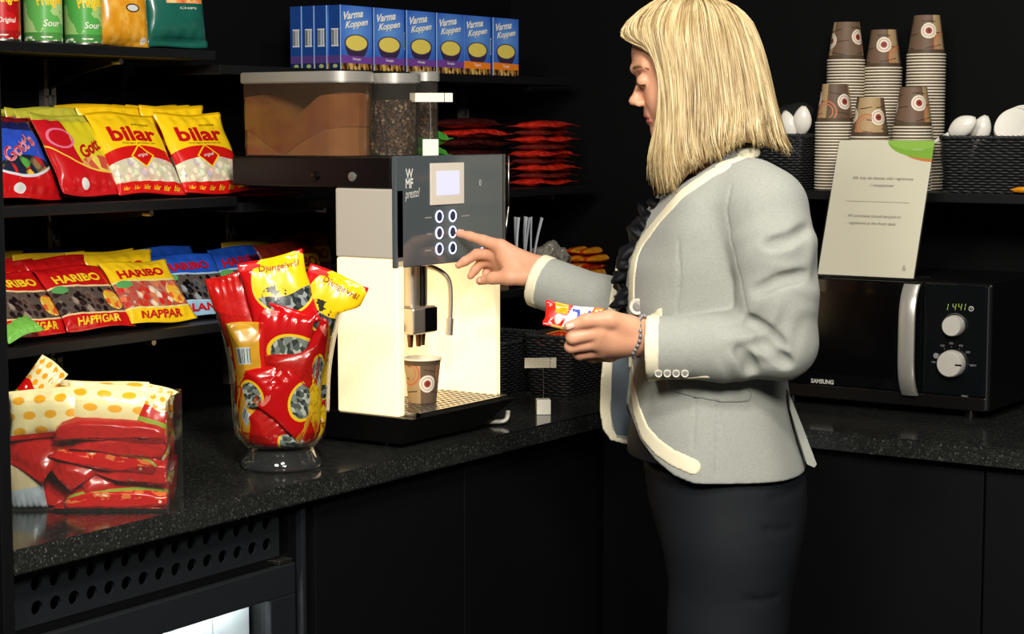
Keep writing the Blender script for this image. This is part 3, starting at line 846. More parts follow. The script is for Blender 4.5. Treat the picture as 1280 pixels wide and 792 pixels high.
lathe('stop_symbol', [(0, 0), (.0055, 0), (.0055, .0006), (0, .0006)], Wg, cpn, 20, Matrix.Translation(m_(xr, YM-.0042, zr_)) @ Matrix.Rotation(R(90), 4, 'X'))
for dx in (.05, .44):
    for y in (-.27, .03):
        lathe('foot', [(0, 0), (.013, 0), (.015, .0155), (0, .0155)], M_blackp, mw, 16, Matrix.Translation(m_(MX0+dx, y, ZC)))

# ================================================================= sign in a slanted acrylic holder on the microwave
def page(g):
    u, v = g.uv()   # metres-free: u, v in 0..1
    base = (240, 232, 214)
    d1 = g.ell(u, v, 1.02, 1.0, .50, .135); e = d1 < 1.0
    d2 = g.ell(u, v, 1.03, .995, .42, .152)
    c = g.mix(d2 < 1.0, base, (226, 132, 70)); c = g.mix(e, c, (140, 190, 60))
    return g.mix((d1 < 1.0)*(g.ell(u, v, .8, 1.05, .32, .12) < 1.0), c, (158, 204, 82))
sb0, sb1 = on_y(1019, 345.5, -.285), on_y(1142, 350.5, -.285)
SW, SH = .21, .293
xs0 = float(sb1[0])-SW
SO = (xs0+SW/2, -.285, MZ1)
tilt = math.atan2(.098, .276)
sg = empty('sign_holder', SO, label='white notice page in a slanted clear stand on top of the microwave', cat='sign')
ct, st = math.cos(tilt), math.sin(tilt)
ez = np.array([0, st, ct]); ny = np.array([0, -ct, st])
def sg_pt(u, v, off): return np.array([u, 0, .0035])+ez*v+ny*off
V = [sg_pt(-SW/2, 0, .0012), sg_pt(SW/2, 0, .0012), sg_pt(SW/2, SH, .0012), sg_pt(-SW/2, SH, .0012)]
V2 = [p-ny*.0006 for p in V]
pg = from_arrays('page', V+V2, [(0, 1, 2, 3), (7, 6, 5, 4), (0, 4, 5, 1), (1, 5, 6, 2), (2, 6, 7, 3), (3, 7, 4, 0)], mat('printed_page', rough=.5, spec=.3, fn=page), sg, False, [(0, 0), (1, 0), (1, 1), (0, 1)]*2)
ssurf = lambda u, v: (np.stack([sg_pt(a, b, .0012) for a, b in zip(u, v)]), np.repeat(ny[None], len(u), 0))
TK = ink((96, 92, 84)); TG = ink((235, 240, 220))
hh = lambda v: SH*(1-v)
lettering([('Alla köp ska betalas eller registreras', .005, hh(.285), .135, .0085, -.5, TK, 0, .25), ('i receptionen', .006, hh(.338), .052, .0085, -.5, TK, 0, .25),
           ('All purchases should be paid or', .0, hh(.565), .118, .0085, -.5, TK, 0, .25), ('registered at the front desk.', -.002, hh(.618), .104, .0085, -.5, TK, 0, .25),
           ('&', .082, hh(.93), .009, .012, 0, ink((150, 146, 136)), 0, 0), ('receptionen', .072, SH-.020, .022, .0035, 0, TG, 0, 0)], ssurf, pg)
vv = hh(.453); q = [sg_pt(-.068, vv, .0016), sg_pt(.071, vv-.001, .0016), sg_pt(.071, vv-.0018, .0016), sg_pt(-.068, vv-.0008, .0016)]
from_arrays('rule_line', q, [(0, 1, 2, 3)], TK, pg, False)
bm = bmesh.new()
for lo_, hi_, tl in (((-SW/2-.002, -.0005, 0), (SW/2+.002, .0015, SH+.004), 1),):
    mx = Matrix.Translation((0, 0, .0035)) @ Matrix.Rotation(-tilt, 4, 'X')
    bm_box(bm, (-SW/2-.002, -.0030, 0), (SW/2+.002, -.0018, SH+.002), 0, mtx=mx)
    bm_box(bm, (-SW/2-.002, .0002, 0), (SW/2+.002, .0022, SH+.002), 0, mtx=mx)
bm_box(bm, (-SW/2-.002, -.003, 0), (SW/2+.002, .085, .0025), .0003)
from_bm('clear_stand', bm, M_acryl, sg)
from mathutils.noise import noise as mnoise
# ================================================================= sealed bags
def crumple(x, z, seed, k=1.0):
    r = np.random.default_rng(seed); o = np.zeros_like(x)
    for i in range(7):
        a = r.uniform(0, 2*math.pi); f = k*r.uniform(25, 110); ph = r.uniform(0, 6.28)
        o += (1.0-2*np.abs(np.sin((x*math.cos(a)+z*math.sin(a))*f+ph)))*r.uniform(.3, 1)*18/f
    return o
def make_bag(name, w, h, t, m, seed=0, seal=.07, crk=.0022, sag=.0, nu=26, nv=30, lumps=0.0, texts=(), flat_bottom=False, m_text_off=.0016, top_seal=None, bow=0.0):
    """pillow bag standing on z = 0, front facing -Y. texts in the form of lettering() with u, v in 0..1 of the front."""
    ts = seal if top_seal is None else top_seal
    U = np.linspace(0, 1, nu+1); Vv = np.linspace(0, 1, nv+1)
    uu, vv = np.meshgrid(U, Vv)                      # rows: v
    s = np.clip((vv-seal)/(1-seal-ts), 0, 1)
    pv = (1-np.abs(2*s-1)**2.6)**.62; pu = np.clip(1-np.abs(2*uu-1)**2.8, 0, 1)**.55
    prof = pv*pu
    belly = 1+.25*(.45-s)
    x = (uu-.5)*w*(1-.05*pv*1.0+.01*np.sin(vv*17+seed)); z = vv*h
    r = np.random.default_rng(seed+100)
    z = z+.004*np.sin((uu-.5)*5+r.uniform(0, 6))*np.abs(vv-.5)*h/.15
    cr = crumple(x, z, seed)*crk
    edge = .25+.75*(1-pv)          # more creases near the seals
    pleat = np.sin(uu*r.uniform(28, 40)+r.uniform(0, 6))*.0022*(1-pv)*(s > 0)*(s < 1)
    lump = lumps*(np.sin(x*150+seed)*np.sin(z*140+seed*2))
    yf = -t/2*prof*belly+(cr*edge+lump*prof)*(prof > 0)*np.minimum(1, prof*4)-pleat*np.minimum(1, prof*6)
    yb = t/2*prof*belly+crumple(x, z, seed+7)*crk*edge*np.minimum(1, prof*4)
    yf -= .0004; yb += .0004
    wave = .003*np.sin(uu*6.3+seed)*((s <= 0)|(s >= 1))+bow*(2*vv-1)**2
    yf += wave; yb += wave
    n1 = (nu+1)*(nv+1)
    P = np.concatenate([np.stack([x, yf, z], -1).reshape(-1, 3), np.stack([x, yb, z], -1).reshape(-1, 3)])
    UV = np.concatenate([np.stack([uu, vv], -1).reshape(-1, 2), np.stack([1+(1-uu), vv], -1).reshape(-1, 2)])
    Fc = []
    for j in range(nv):
        for i in range(nu):
            a = j*(nu+1)+i
            Fc.append((a, a+1, a+nu+2, a+nu+1)); b = n1+a; Fc.append((b, b+nu+1, b+nu+2, b+1))
    for i in range(nu):
        a = i; Fc.append((a, n1+a, n1+a+1, a+1)); a = nv*(nu+1)+i; Fc.append((a, a+1, n1+a+1, n1+a))
    for j in range(nv):
        a = j*(nu+1); Fc.append((a, a+nu+1, n1+a+nu+1, n1+a)); a += nu; Fc.append((a, n1+a, n1+a+nu+1, a+nu+1))
    o = from_arrays(name, P, Fc, m, None, True, UV)
    F3 = np.stack([x, yf, z], -1)
    def surf(u, v):
        fu = np.clip(np.asarray(u), 0, .9999)*nu; fv = np.clip(np.asarray(v), 0, .9999)*nv
        i = fu.astype(int); j = fv.astype(int); a = (fu-i)[:, None]; b = (fv-j)[:, None]
        p00, p10, p01, p11 = F3[j, i], F3[j, i+1], F3[j+1, i], F3[j+1, i+1]
        p = p00*(1-a)*(1-b)+p10*a*(1-b)+p01*(1-a)*b+p11*a*b
        n = np.cross((p10-p00)*(1-b)+(p11-p01)*b, (p01-p00)*(1-a)+(p11-p10)*a); n /= np.linalg.norm(n, axis=1)[:, None]+1e-12
        return p, n
    if texts: lettering(list(texts), surf, o, off=m_text_off)
    return o
def film(name, fn, rough=.24, coat=.35):
    return mat(name, rough=rough, spec=.5, fn=fn, coat=coat)
def bars(g, u, v, cu, cv, hu, hv, n=24):
    """barcode patch -> (inside mask, dark bar mask)"""
    ins = ((u-cu).abs() < hu)*((v-cv).abs() < hv)
    k = ((u-cu)*(n/(2*hu))).floor(); h = ((k*12.9898).sin()*43758.5).frac()
    return ins, ins*(h > .48)*((v-cv).abs() < hv*.85)

# --- designs (u across, v up; the back of the bag has u in 1..2)
def d_bilar(g):
    u, v = g.uv()
    d, a, b = g.voro(g.vec(u*1.1, v), 13.0)
    candy = g.ramp(a, [(0, (236, 226, 196)), (.3, (226, 232, 200)), (.5, (240, 200, 180)), (.64, (238, 232, 212)), (.8, (206, 216, 176)), (.92, (206, 190, 208))])
    candy = g.mix((d > .45)*.45, candy, (170, 156, 124))
    c = g.mix(v > .44+((u-.5).abs()*2)*.0, candy, (246, 202, 20))
    arc = .42-((u-.5)*(u-.5))*.30
    c = g.mix((v > arc)*(v < arc+.14), c, (206, 24, 22)); c = g.mix(v > arc+.14, c, (247, 203, 22))
    sh = (u-.5).abs()/.155+(v-.50).max(0)*0+(v-.43).abs()/.125
    c = g.mix(sh < 1.15, c, (247, 203, 22)); c = g.mix(sh < .98, c, (200, 20, 20))
    c = g.mix(v < .13, c, (208, 22, 20)); c = g.mix((v > .97), c, (226, 178, 14))
    return g.mix(u > 1.0, c, (232, 188, 20))
T_red = ink((190, 16, 22), .3); T_yel = ink((250, 206, 40), .3); T_dk = ink((70, 50, 20), .4); T_wh = ink((240, 236, 226), .35); T_pink = ink((226, 150, 160), .35)
bilar_txt = [('bilar', .5, .705, .70, .185, 0, T_red, .03, 0), ('AHLGRENS', .68, .825, .26, .025, 0, T_dk, 0, 0), ('original', .5, .435, .17, .05, 8, T_wh, 0, .3),
             ('Sveriges godaste bil', .52, .585, .5, .022, 0, T_dk, 0, 0)]+[('bilar', .12+.152*k, .068, .10, .05, 0, T_yel, .01, .3) for k in range(6)]
M_bilar = film('yellow_bilar_film', d_bilar)
def d_gott(base, low, header):
    def fn(g):
        u, v = g.uv()
        d, a, b = g.voro(g.vec(u*1.1, v), 8.0)
        candy = g.ramp(a, [(0, (30, 40, 62)), (.3, (90, 170, 70)), (.45, (206, 40, 40)), (.58, (240, 196, 60)), (.72, (28, 36, 50)), (.88, (150, 120, 80))])
        candy = g.mix((d > .5)*.6, candy, (36, 40, 52))
        hill = .24+(u-.45)*(u-.45)*.55
        n = g.noise(g.vec(u, v), 9.0, 3)
        c = g.mix(n, base, tuple(min(255, int(x*1.25+14)) for x in base))
        m1 = g.ell(u, v, .55, .33, .42, .14) < 1.0
        c = g.mix(m1, c, candy)
        c = g.mix((v < hill)*(v > hill-.03), c, (216, 220, 230)); c = g.mix(v < hill-.03, c, (200, 20, 26))
        c = g.mix(g.ell(u, v, .33, .10, .09, .05) < 1.0, c, (230, 228, 226))
        c = g.mix(v > .80, c, header); c = g.mix(v > .93, c, low)
        return g.mix(u > 1.0, c, (190, 30, 30))
    return fn
M_gottb = film('blue_candy_film', d_gott((34, 66, 168), (120, 24, 30), (26, 34, 86)))
def d_gottl(g):
    u, v = g.uv()
    d, a, b = g.voro(g.vec(u*1.1, v), 9.0)
    candy = g.ramp(a, [(0, (226, 160, 90)), (.4, (240, 214, 90)), (.7, (210, 90, 70))])
    c = g.mix(u > .42-(v-.5)*.1+((v*9).sin())*.02, (196, 22, 34), (222, 208, 40))
    c = g.mix((v > .24)*(g.ell(u, v, .75, .34, .33, .12) < 1.0), c, candy)
    hill = .26+(u-.8)*(u-.8)*.5
    c = g.mix(v < hill, c, (200, 22, 30)); c = g.mix(((v-hill).abs() < .012), c, (236, 200, 70))
    c = g.mix(g.ell(u, v, .36, .12, .06, .06) < 1.0, c, (230, 228, 226))
    c = g.mix((g.ell(u, v, .25, .66, .18, .12)-1.0).abs() < .1, c, (226, 120, 150))
    c = g.mix(v > .9, c, (190, 186, 60))
    return g.mix(u > 1.0, c, (190, 30, 30))
M_gottl = film('red_lime_candy_film', d_gottl)
gott_txt = lambda s: [(s, .5, .56, .62, .17, 24, T_pink, .035, .15), (s, .495, .565, .59, .155, 24, T_red, .0, .15)]
def d_haribo(top, bottom, win, winedge, corner=(90, 160, 90)):
    def fn(g):
        u, v = g.uv()
        d, a, b = g.voro(g.vec(u*1.3, v), 11.0)
        candy = g.ramp(a, win); candy = g.mix((d > .5)*.4, candy, (130, 116, 106)); 
        wv = .64+((u*7).sin())*.012
        c = g.mix(v > wv, candy, top); c = g.mix(((v-wv).abs() < .014), c, winedge)
        lo = .21+((u*6+1).sin())*.012
        c = g.mix(v < lo, c, bottom); c = g.mix(((v-lo).abs() < .012), c, winedge)
        c = g.mix(g.ell(u, v, .14, .60, .11, .06) < 1.0, c, corner)
        fig = g.ell(u, v, .83, .40, .13, .16)
        dd, aa, bb = g.voro(g.vec(u, v), 17.0)
        c = g.mix(fig < 1.0, c, g.ramp(aa, [(0, (236, 180, 60)), (.5, (226, 96, 50)), (.75, (240, 216, 120))]))
        return g.mix(u > 1.0, c, top)
    return fn
DARK = [(0, (30, 20, 22)), (.5, (52, 34, 32)), (.8, (92, 66, 60)), (.93, (160, 140, 130))]
REDC = [(0, (196, 60, 40)), (.4, (222, 120, 80)), (.65, (206, 40, 30)), (.85, (236, 214, 190))]
BLK = [(0, (14, 16, 20)), (.55, (28, 32, 38)), (.85, (70, 78, 88)), (.95, (150, 160, 170))]
M_hred = film('red_licorice_film', d_haribo((196, 22, 24), (200, 22, 24), DARK, (236, 206, 150)))
M_hyel = film('yellow_nappar_film', d_haribo((240, 198, 26), (240, 198, 26), REDC, (222, 216, 130)))
M_hblu = film('blue_licorice_film', d_haribo((34, 84, 190), (150, 190, 220), BLK, (170, 200, 226)))
M_hgold = film('gold_licorice_film', d_haribo((222, 180, 30), (222, 180, 30), DARK, (214, 190, 120)))
har = lambda col, low, lowcol: [('HARIBO', .47, .765, .70, .135, 2, col, .035, 0)]+([(low, .48, .115, .62, .10, 0, lowcol, .03, 0)] if low else [])

# prototypes: build once, copy afterwards
class Kind:
    def __init__(s, fn, n=2): s.fn, s.n, s.pro, s.k = fn, n, [], 0
    def get(s):
        i = s.k % s.n; s.k += 1
        if len(s.pro) <= i:
            o = s.fn(i); s.pro.append(o); return o
        return copy_tree(s.pro[i])
K_bilar = Kind(lambda i: make_bag('candy_bag', .172, .172, .026, M_bilar, 3+i, .06, lumps=.0006, texts=bilar_txt))
K_gb = Kind(lambda i: make_bag('candy_bag', .165, .162, .036, M_gottb, 21, .06, lumps=.0005, texts=gott_txt("Gott's")), 1)
K_gl = Kind(lambda i: make_bag('candy_bag', .165, .166, .026, M_gottl, 25+i, .06, lumps=.0005, texts=[('Gott', .66, .55, .42, .15, 22, T_red, .03, .15)]), 2)
K_hr = Kind(lambda i: make_bag('candy_bag', .172, .138, .022, M_hred, 31+i, .06, lumps=.0006, texts=har(T_yel, 'HAPPIGAR', T_yel)))
K_hy = Kind(lambda i: make_bag('candy_bag', .172, .138, .022, M_hyel, 41+i, .06, lumps=.0006, texts=har(T_red, 'NAPPAR', T_red)))
K_hb = Kind(lambda i: make_bag('candy_bag', .172, .138, .022, M_hblu, 51+i, .06, lumps=.0006, texts=har(T_red, 'BLAND', T_red)))
K_hg = Kind(lambda i: make_bag('candy_bag', .178, .142, .024, M_hgold, 61+i, .06, lumps=.0006, texts=har(ink((120, 20, 20)), '', None)))

def stand(kind, x, y, z, tilt, yaw, roll, label, group):
    """bag standing on a left-wall shelf (front towards +X), leaning back by tilt degrees"""
    o = kind.get(); o.rotation_euler = (R(-tilt), R(roll), R(90+yaw))
    o.location = (x, y, z+.0015+abs(math.sin(R(roll)))*.08+.012*math.sin(R(tilt)))
    return tag(o, label, 'candy bag', group)
GM, GL = 'candy bags on the upper left shelf', 'candy bags on the lower left shelf'
yx = lambda u, v, x: float(on_x(u, v, x)[1])
# upper row of bags on the middle shelf
x0 = .012
stand(K_gb, x0-.005, yx(42, 244, x0), Z2, 29, 8, 2, 'blue candy bag with red bottom at the left end of the yellow bags shelf', GM)
stand(K_gl, x0-.002, yx(118, 243, x0)+.004, Z2, 31, 6, 3, 'red and lime candy bag between the blue bag and the yellow bags', GM)
stand(K_bilar, x0, yx(192, 241, x0), Z2, 31, 0, 1, 'yellow bag with red lettering and candy window, left of the two front ones', GM)
stand(K_bilar, x0+.004, yx(268, 239, x0)+.006, Z2, 29, -3, 0, 'yellow bag with red lettering at the right end of its shelf', GM)
for k in range(3):
    dx = .060+.036*k
    stand(K_gl, x0-dx-.014, yx(118, 243, x0)+.004+.004*k, Z2, 15-2*k, 3, 0, 'red and lime candy bag standing behind its front twin, only its seal showing', GM)
    stand(K_bilar, x0-dx-.016, yx(196, 241, x0)-.012*k*0+.003*k, Z2+.0, 14-2*k, 0, 0, 'yellow candy bag in the rows behind the front ones, only its top showing', GM)
    stand(K_bilar, x0-dx-.012, yx(268, 239, x0)-.005*k, Z2+.0, 13-2*k, 0, 0, 'yellow candy bag in the rows behind the front ones, only its top showing', GM)
# lower row
x1 = .008
yR = [yx(u, 415, x1) for u in (50, 128, 208, 262)]
stand(K_hr, x1, yR[0], Z3, 40, 4, 2, 'red licorice candy bag at the left end of the lower candy shelf', GL)
stand(K_hr, x1+.004, yR[1]-.002, Z3, 40, 2, 2, 'red licorice candy bag next to the yellow bag on the lower shelf', GL)
stand(K_hy, x1+.004, yR[2]-.006, Z3, 38, 0, 1, 'yellow candy bag with red lettering in the middle of the lower shelf', GL)
stand(K_hb, x1-.028, yR[3]+.026, Z3, 34, -3, 0, 'bright blue candy bag with black licorice at the right end of the lower shelf', GL)
for k in range(2):
    stand(K_hr, x1-.062-.040*k, yR[0]+.004+.006*k, Z3+.0, 20-3*k, 3, 0, 'red candy bag leaning behind the front bags at the left of the lower shelf', GL)
    stand(K_hr if k == 0 else K_hg, x1-.062-.040*k, yR[1]+.008*k, Z3+.0, 20-3*k, 2, 0, ('red candy bag behind the front red bag beside the yellow one' if k == 0 else 'yellow bag behind two red ones on the lower candy shelf'), GL)
    stand(K_hy, x1-.062-.040*k, yR[2]-.018-.012*k, Z3+.0, 19-3*k, 0, 0, 'yellow candy bag half hidden behind the front yellow one', GL)
    if k == 0: stand(K_hb, x1-.092-.046*k, yR[3]+.010-.004*k, Z3+.0, 18-3*k, 0, 0, 'blue candy bag half hidden behind the bright blue one on the lower shelf', GL)
stand(K_hg, x1-.175, yR[0]+.05, Z3, 9, 0, 0, 'tall yellow bag with dark red lettering at the back of the lower left shelf', GL)
stand(K_hb, x1-.205, yR[1]+.07, Z3, 8, 0, 0, 'blue bag at the back of the lower left shelf, its top sticking up', GL)
o = make_bag('candy_sachet', .075, .05, .016, film('lime_film', lambda g: g.mix(g.noise(g.vec(*g.uv()), 6.0, 2), (96, 176, 60), (150, 214, 100))), 77, .08)
o.rotation_euler = (R(-62), R(-14), R(86)); o.location = (.030, yx(34, 432, .03), Z3+.018); tag(o, 'small lime green sachet at the left front edge of the lower candy shelf', 'candy bag')
# bags on the second bay's lowest shelf, seen left of the coffee machine
GB = 'candy bags left of the coffee machine'
def d_brown(g):
    u, v = g.uv(); c = g.mix((v > .55)*(v < .78), (112, 32, 22), (214, 160, 30)); n = g.noise(g.vec(u, v), 10.0, 3)
    return g.mix(n*.5, c, (70, 24, 18))
K_br = Kind(lambda i: make_bag('candy_bag', .185, .15, .034, film('brown_red_film', d_brown), 71+i, .06, texts=[('HARIBO', .5, .665, .74, .15, 0, ink((120, 16, 16)), .03, 0)]), 1)
xb = -.06
for k in range(2):
    stand(K_hb, xb-.065-.055*k, yx(250, 345, xb)+.012*k, B3, 22, 0, 0, 'dim blue candy bag at the shelf end, left of the vase top', GB)
stand(K_hb, -.085, yx(318, 345, -.085), B3, 20, 0, 0, 'dim blue bag standing directly behind the glass vase', GB)
stand(K_hg, xb-.075, yx(330, 345, xb-.075), B3, 16, 0, 0, 'yellow bag with dark lettering on the shelf behind the glass vase', GB)
stand(K_hg, xb-.125, yx(338, 345, xb-.125), B3, 12, 0, 0, 'yellow bag at the very back of the shelf behind the glass vase', GB)
stand(K_br, .0, yx(384, 365, .0), B3, 24, 0, 0, 'brown red bag with yellow band next to the glowing side panel', GB)
stand(K_br, -.125, yx(384, 365, -.125)+.02, B3, 14, 0, 0, 'brown red bag without visible band behind the one by the glowing panel', GB)
def d_redplain(g):
    u, v = g.uv(); n = g.noise(g.vec(u, v), 12.0, 3); return g.mix(n, (150, 14, 16), (216, 34, 26))
M_redplain = film('plain_red_film', d_redplain)
o = make_bag('candy_bag', .20, .12, .02, M_redplain, 79, .06); o.rotation_euler = (R(-90), 0, R(90)); o.location = (.025, -1.03, B2+.0125)
tag(o, 'red bag lying flat on the shelf under the black bar of the coffee machine', 'candy bag')

# ================================================================= piles of bags right of the coffee machine, upper shelf
def d_pile(c1, c2, c3):
    def fn(g):
        u, v = g.uv(); n = g.noise(g.vec(u*1.4, v), 5.0, 4); c = g.ramp(n, [(0, c1), (.45, c2), (.62, c1), (.72, c3)], False)
        return c
    return fn
M_pr = film('orange_red_film', d_pile((150, 22, 16), (206, 46, 30), (232, 130, 90)), .2)
M_pd = film('dark_brown_film', d_pile((40, 16, 16), (66, 22, 20), (150, 40, 30)), .25)
M_pg = film('green_film', d_pile((40, 130, 50), (80, 170, 60), (190, 216, 90)), .25)
K_pr = Kind(lambda i: make_bag('snack_bag', .155, .12, .024, M_pr, 81+i, .10, crk=.004), 3)
K_pd = Kind(lambda i: make_bag('snack_bag', .17, .12, .026, M_pd, 91+i, .10, crk=.004), 2)
K_pg = Kind(lambda i: make_bag('snack_bag', .085, .085, .036, M_pg, 97+i, .10, crk=.003), 2)
class Alt:
    def __init__(s, *k): s.ks, s.i = k, 0
    def get(s): s.i += 1; return s.ks[(s.i-1) % len(s.ks)].get()
M_pd2 = film('maroon_film', d_pile((84, 26, 22), (110, 36, 30), (170, 60, 44)), .25)
K_pd2 = Kind(lambda i: make_bag('snack_bag', .142, .11, .020, M_pd2, 101+i, .10, crk=.003), 2)
K_pr2 = Kind(lambda i: make_bag('snack_bag', .165, .12, .024, M_pr, 104+i, .10, crk=.004), 1)
def pile(kind, n, x, y, z, pitch, label, group, top=None, jit=.008):
    for k in range(n):
        o = kind.get(); yw = 90+random.uniform(-5, 5)
        o.rotation_euler = (R(-90), 0, R(yw)); o.location = (x+random.uniform(-jit, jit), y+random.uniform(-jit, jit), z+pitch*(k+.55))
        tag(o, top if (top and k == n-1) else label, 'snack bag', group)
xp = .03
yb_ = lambda u, v: yx(u, v, xp)
pile(Alt(K_pr, K_pd2), 9, xp, yb_(702, 200), B2, .0172, 'red or maroon snack bag in the shelf pile between coffee machine and womans face', 'snack bags piled behind the coffee machine', 'orange red snack bag on top of the pile nearest the womans face')
pile(Alt(K_pd, K_pd, K_pr2), 7, xp-.012, yb_(620, 200), B2, .0232, 'dark brown and red snack bag in the pile just behind the coffee machine display', 'snack bags piled behind the coffee machine', 'reddish brown snack bag on top of the dark pile behind the coffee machine')
pile(K_pg, 4, xp+.0, yb_(556, 200), B2, .0335, 'small green snack bag in the pile behind the narrow bean tube', 'snack bags piled behind the coffee machine')

# ================================================================= lowest shelf behind the hand: cutlery, foil bag, candy bars
M_foil = mat('crumpled_foil_paper', rough=.35, metal=.25, fn=lambda g: g.mix(g.noise(g.vec(*g.obj()), 25.0, 4), (120, 114, 104), (206, 200, 188)))
bm = bmesh.new(); bmesh.ops.create_icosphere(bm, subdivisions=5, radius=1.0)
rr = np.random.default_rng(4); dirs = rr.normal(size=(46, 3)); dirs /= np.linalg.norm(dirs, axis=1)[:, None]; off = rr.uniform(.66, 1.15, 46)
for v in bm.verts:
    d = np.array(v.co[:]); d /= np.linalg.norm(d)
    c = dirs@d; rad = np.min(np.where(c > .15, off/np.maximum(c, .15), 9)); rad = min(rad, 1.18)
    dv = Vector(d); rad = .78+.42*abs(mnoise(dv*1.7+Vector((3, 1, 2))))+.34*abs(mnoise(dv*3.6))+.10*abs(mnoise(dv*9)); q = d*rad; v.co = Vector((q[0]*.052, q[1]*.085, max(q[2]*.052, -.040)+.040))
o = from_bm('foil_bag', bm, M_foil, None, False); fx = -.01
o.location = (fx-.02, yx(686, 330, fx-.02), B3+.0005); o.rotation_euler = (R(6)*0, 0, R(12)); tag(o, 'crumpled silver grey foil bag on the shelf above the pointing hand', 'bag')
fork = MB()
prof = catmull([(0, 0, 0), (0, .003, .045), (0, .001, .09), (0, -.004, .13)], 14); fork.tube(prof, np.interp(np.linspace(0, 1, 14), [0, .3, 1], [.003, .0038, .0062]), 8, flat=.45)
f0 = fork.build('plastic_fork', mat('clear_white_cutlery', (206, 212, 220), .18, spec=.6), ang=50)
for a in range(8):
    o = f0 if a == 0 else copy_tree(f0)
    yy = yx(642+a*3.1, 318, .0); o.location = (-.008+.012*(a % 3), yy, B3+.0262+.01); o.rotation_euler = (R(random.uniform(-10, 10)), R(random.uniform(-8, 8)), R(70+random.uniform(-25, 25)))
    tag(o, 'pale plastic fork handle in the bundle beside the crumpled foil bag', 'plastic fork', 'plastic cutlery bundle')
yc_ = (yx(642, 318, 0)+yx(664, 318, 0))/2
bm = bmesh.new(); bm_lathe(bm, [(0, .002), (.033, .002), (.036, .03), (.0365, .075), (.0345, .075), (.034, .032), (.031, .0045), (0, .0045)], 32)
o = smooth_by_angle(from_bm('cutlery_cup', bm, M_blackp, None, True)); o.location = (.0, yc_, B3); tag(o, 'black cup holding the pale plastic forks beside the foil bag', 'cup')
o = make_bag('paper_packet', .055, .085, .012, mat('kraft_paper', (206, 176, 140), .7), 99, .05); o.rotation_euler = (R(-8), R(-4), R(96)); o.location = (.02, yx(622, 318, .02)-.01, B3+.0425)
M_tanbox = mat('kraft_card', (92, 74, 56), .7)
b_ = box('paper_carton', (-.03, -.035, 0), (.03, .035, .0415), M_tanbox, bev=.001); b_.location = (.005, o.location.y, B3+.0002); tag(b_, 'low brown carton under the beige packet beside the coffee machine edge', 'carton')
tag(o, 'beige paper packet standing beside the right edge of the coffee machine', 'packet')
def d_bar(c1, c2):
    def fn(g):
        u, v = g.uv(); n = g.noise(g.vec(u*1.2, v*.4), 14.0, 3); c = g.mix((v > .40)*(v < .66), c1, c2); return g.mix((n > .62)*.7, c, (250, 214, 120))
    return fn
M_bo = film('orange_bar_film', d_bar((236, 150, 24), (206, 50, 24)), .22); M_br = film('red_bar_film', d_bar((196, 40, 26), (236, 170, 40)), .22)
K_bo = Kind(lambda i: make_bag('candy_bar', .17, .042, .019, M_bo if i != 1 else M_br, 111+i, .03, crk=.0015, nu=34, nv=10), 3)
lay = [(4, 0), (4, 1), (3, 2), (2, 3)]
for n_, lv in lay:
    for j in range(n_):
        o = K_bo.get(); o.rotation_euler = (R(-90), 0, R(90+random.uniform(-4, 4)))
        o.location = (.012-.044*j+.01*lv*(-1)**lv*.4+.02, yx(742, 335, .0)+random.uniform(-.01, .01)+(.02 if lv == 3 else 0), B3+.0125+.0182*lv)
        tag(o, 'orange and red candy bar in the pile behind the womans forearm', 'candy bar', 'candy bars piled on the lowest shelf')

# ================================================================= top shelf: chips cans and bags
def d_can(base, sw):
    def fn(g):
        u, v = g.uv(); n = g.noise(g.vec(u*3, v*2), 3.0, 2)
        w = ((u*13+v*7+n*5).sin()); c = g.mix(w > .35, base, sw)
        c = g.mix(v < .16, c, tuple(int(x*.82) for x in base)); c = g.mix((v < .10)*(g.voro(g.vec(u*3, v*2), 12.0)[1] > .6), c, (236, 240, 226))
        c = g.mix(g.ell(u, v, .50, .93, .085, .14) < 1.0, c, (236, 228, 214)); c = g.mix(g.ell(u, v, .50, .95, .06, .075) < 1.0, c, (120, 46, 30))
        return c
    return fn
def can(u, base, sw, turn, low, label, xc=-.05):
    r, h = .0335, .115; y = yx(u, 40, xc-.0)
    t = empty('chips_can', (xc, y, Z1+.0002), (0, 0, R(turn)), label, 'chips can', 'chips cans on the top shelf')
    n = 40; V, Fc, UV = [], [], []
    for z in (.002, h):
        for k in range(n+1): a = -math.pi/2+2*math.pi*(k/n-.5); V.append((r*math.cos(a), r*math.sin(a), z)); UV.append((k/n, z/h))
    for k in range(n): Fc.append((k, k+1, n+2+k, n+1+k))
    b = from_arrays('can_body', V, Fc, mat('can_%d_%d' % (base[0], base[1]), rough=.3, fn=d_can(base, sw)), t, True, UV)
    lathe('rim', [(0, 0), (r*.98, 0), (r*1.015, .001), (r*1.015, .0035), (r, .004)], M_steel, t, n)
    lathe('lid', [(r, h), (r*1.03, h), (r*1.03, h+.006), (0, h+.008)], mat('clear_lid', (210, 214, 210), .2), t, n)
    s = cyl_surf(lambda z: np.full_like(z, r), h)
    lettering([('Pringles', .0, .63, .24, .22, 10, T_yel, .03, .1), (low, .01, .30, .15, .10, 0, T_wh, .01, .2)], s, b, off=.0005)
can(1, (196, 24, 26), (170, 14, 20), 90-34+10, 'Original', 'red chips can at the far left of the top shelf')
can(54, (96, 176, 84), (170, 206, 130), 90-34+16, 'Sour', 'green chips can right beside the red one')
can(104, (84, 168, 76), (160, 200, 120), 90-34+18, 'Sour', 'green chips can beside the gold crisp bag')
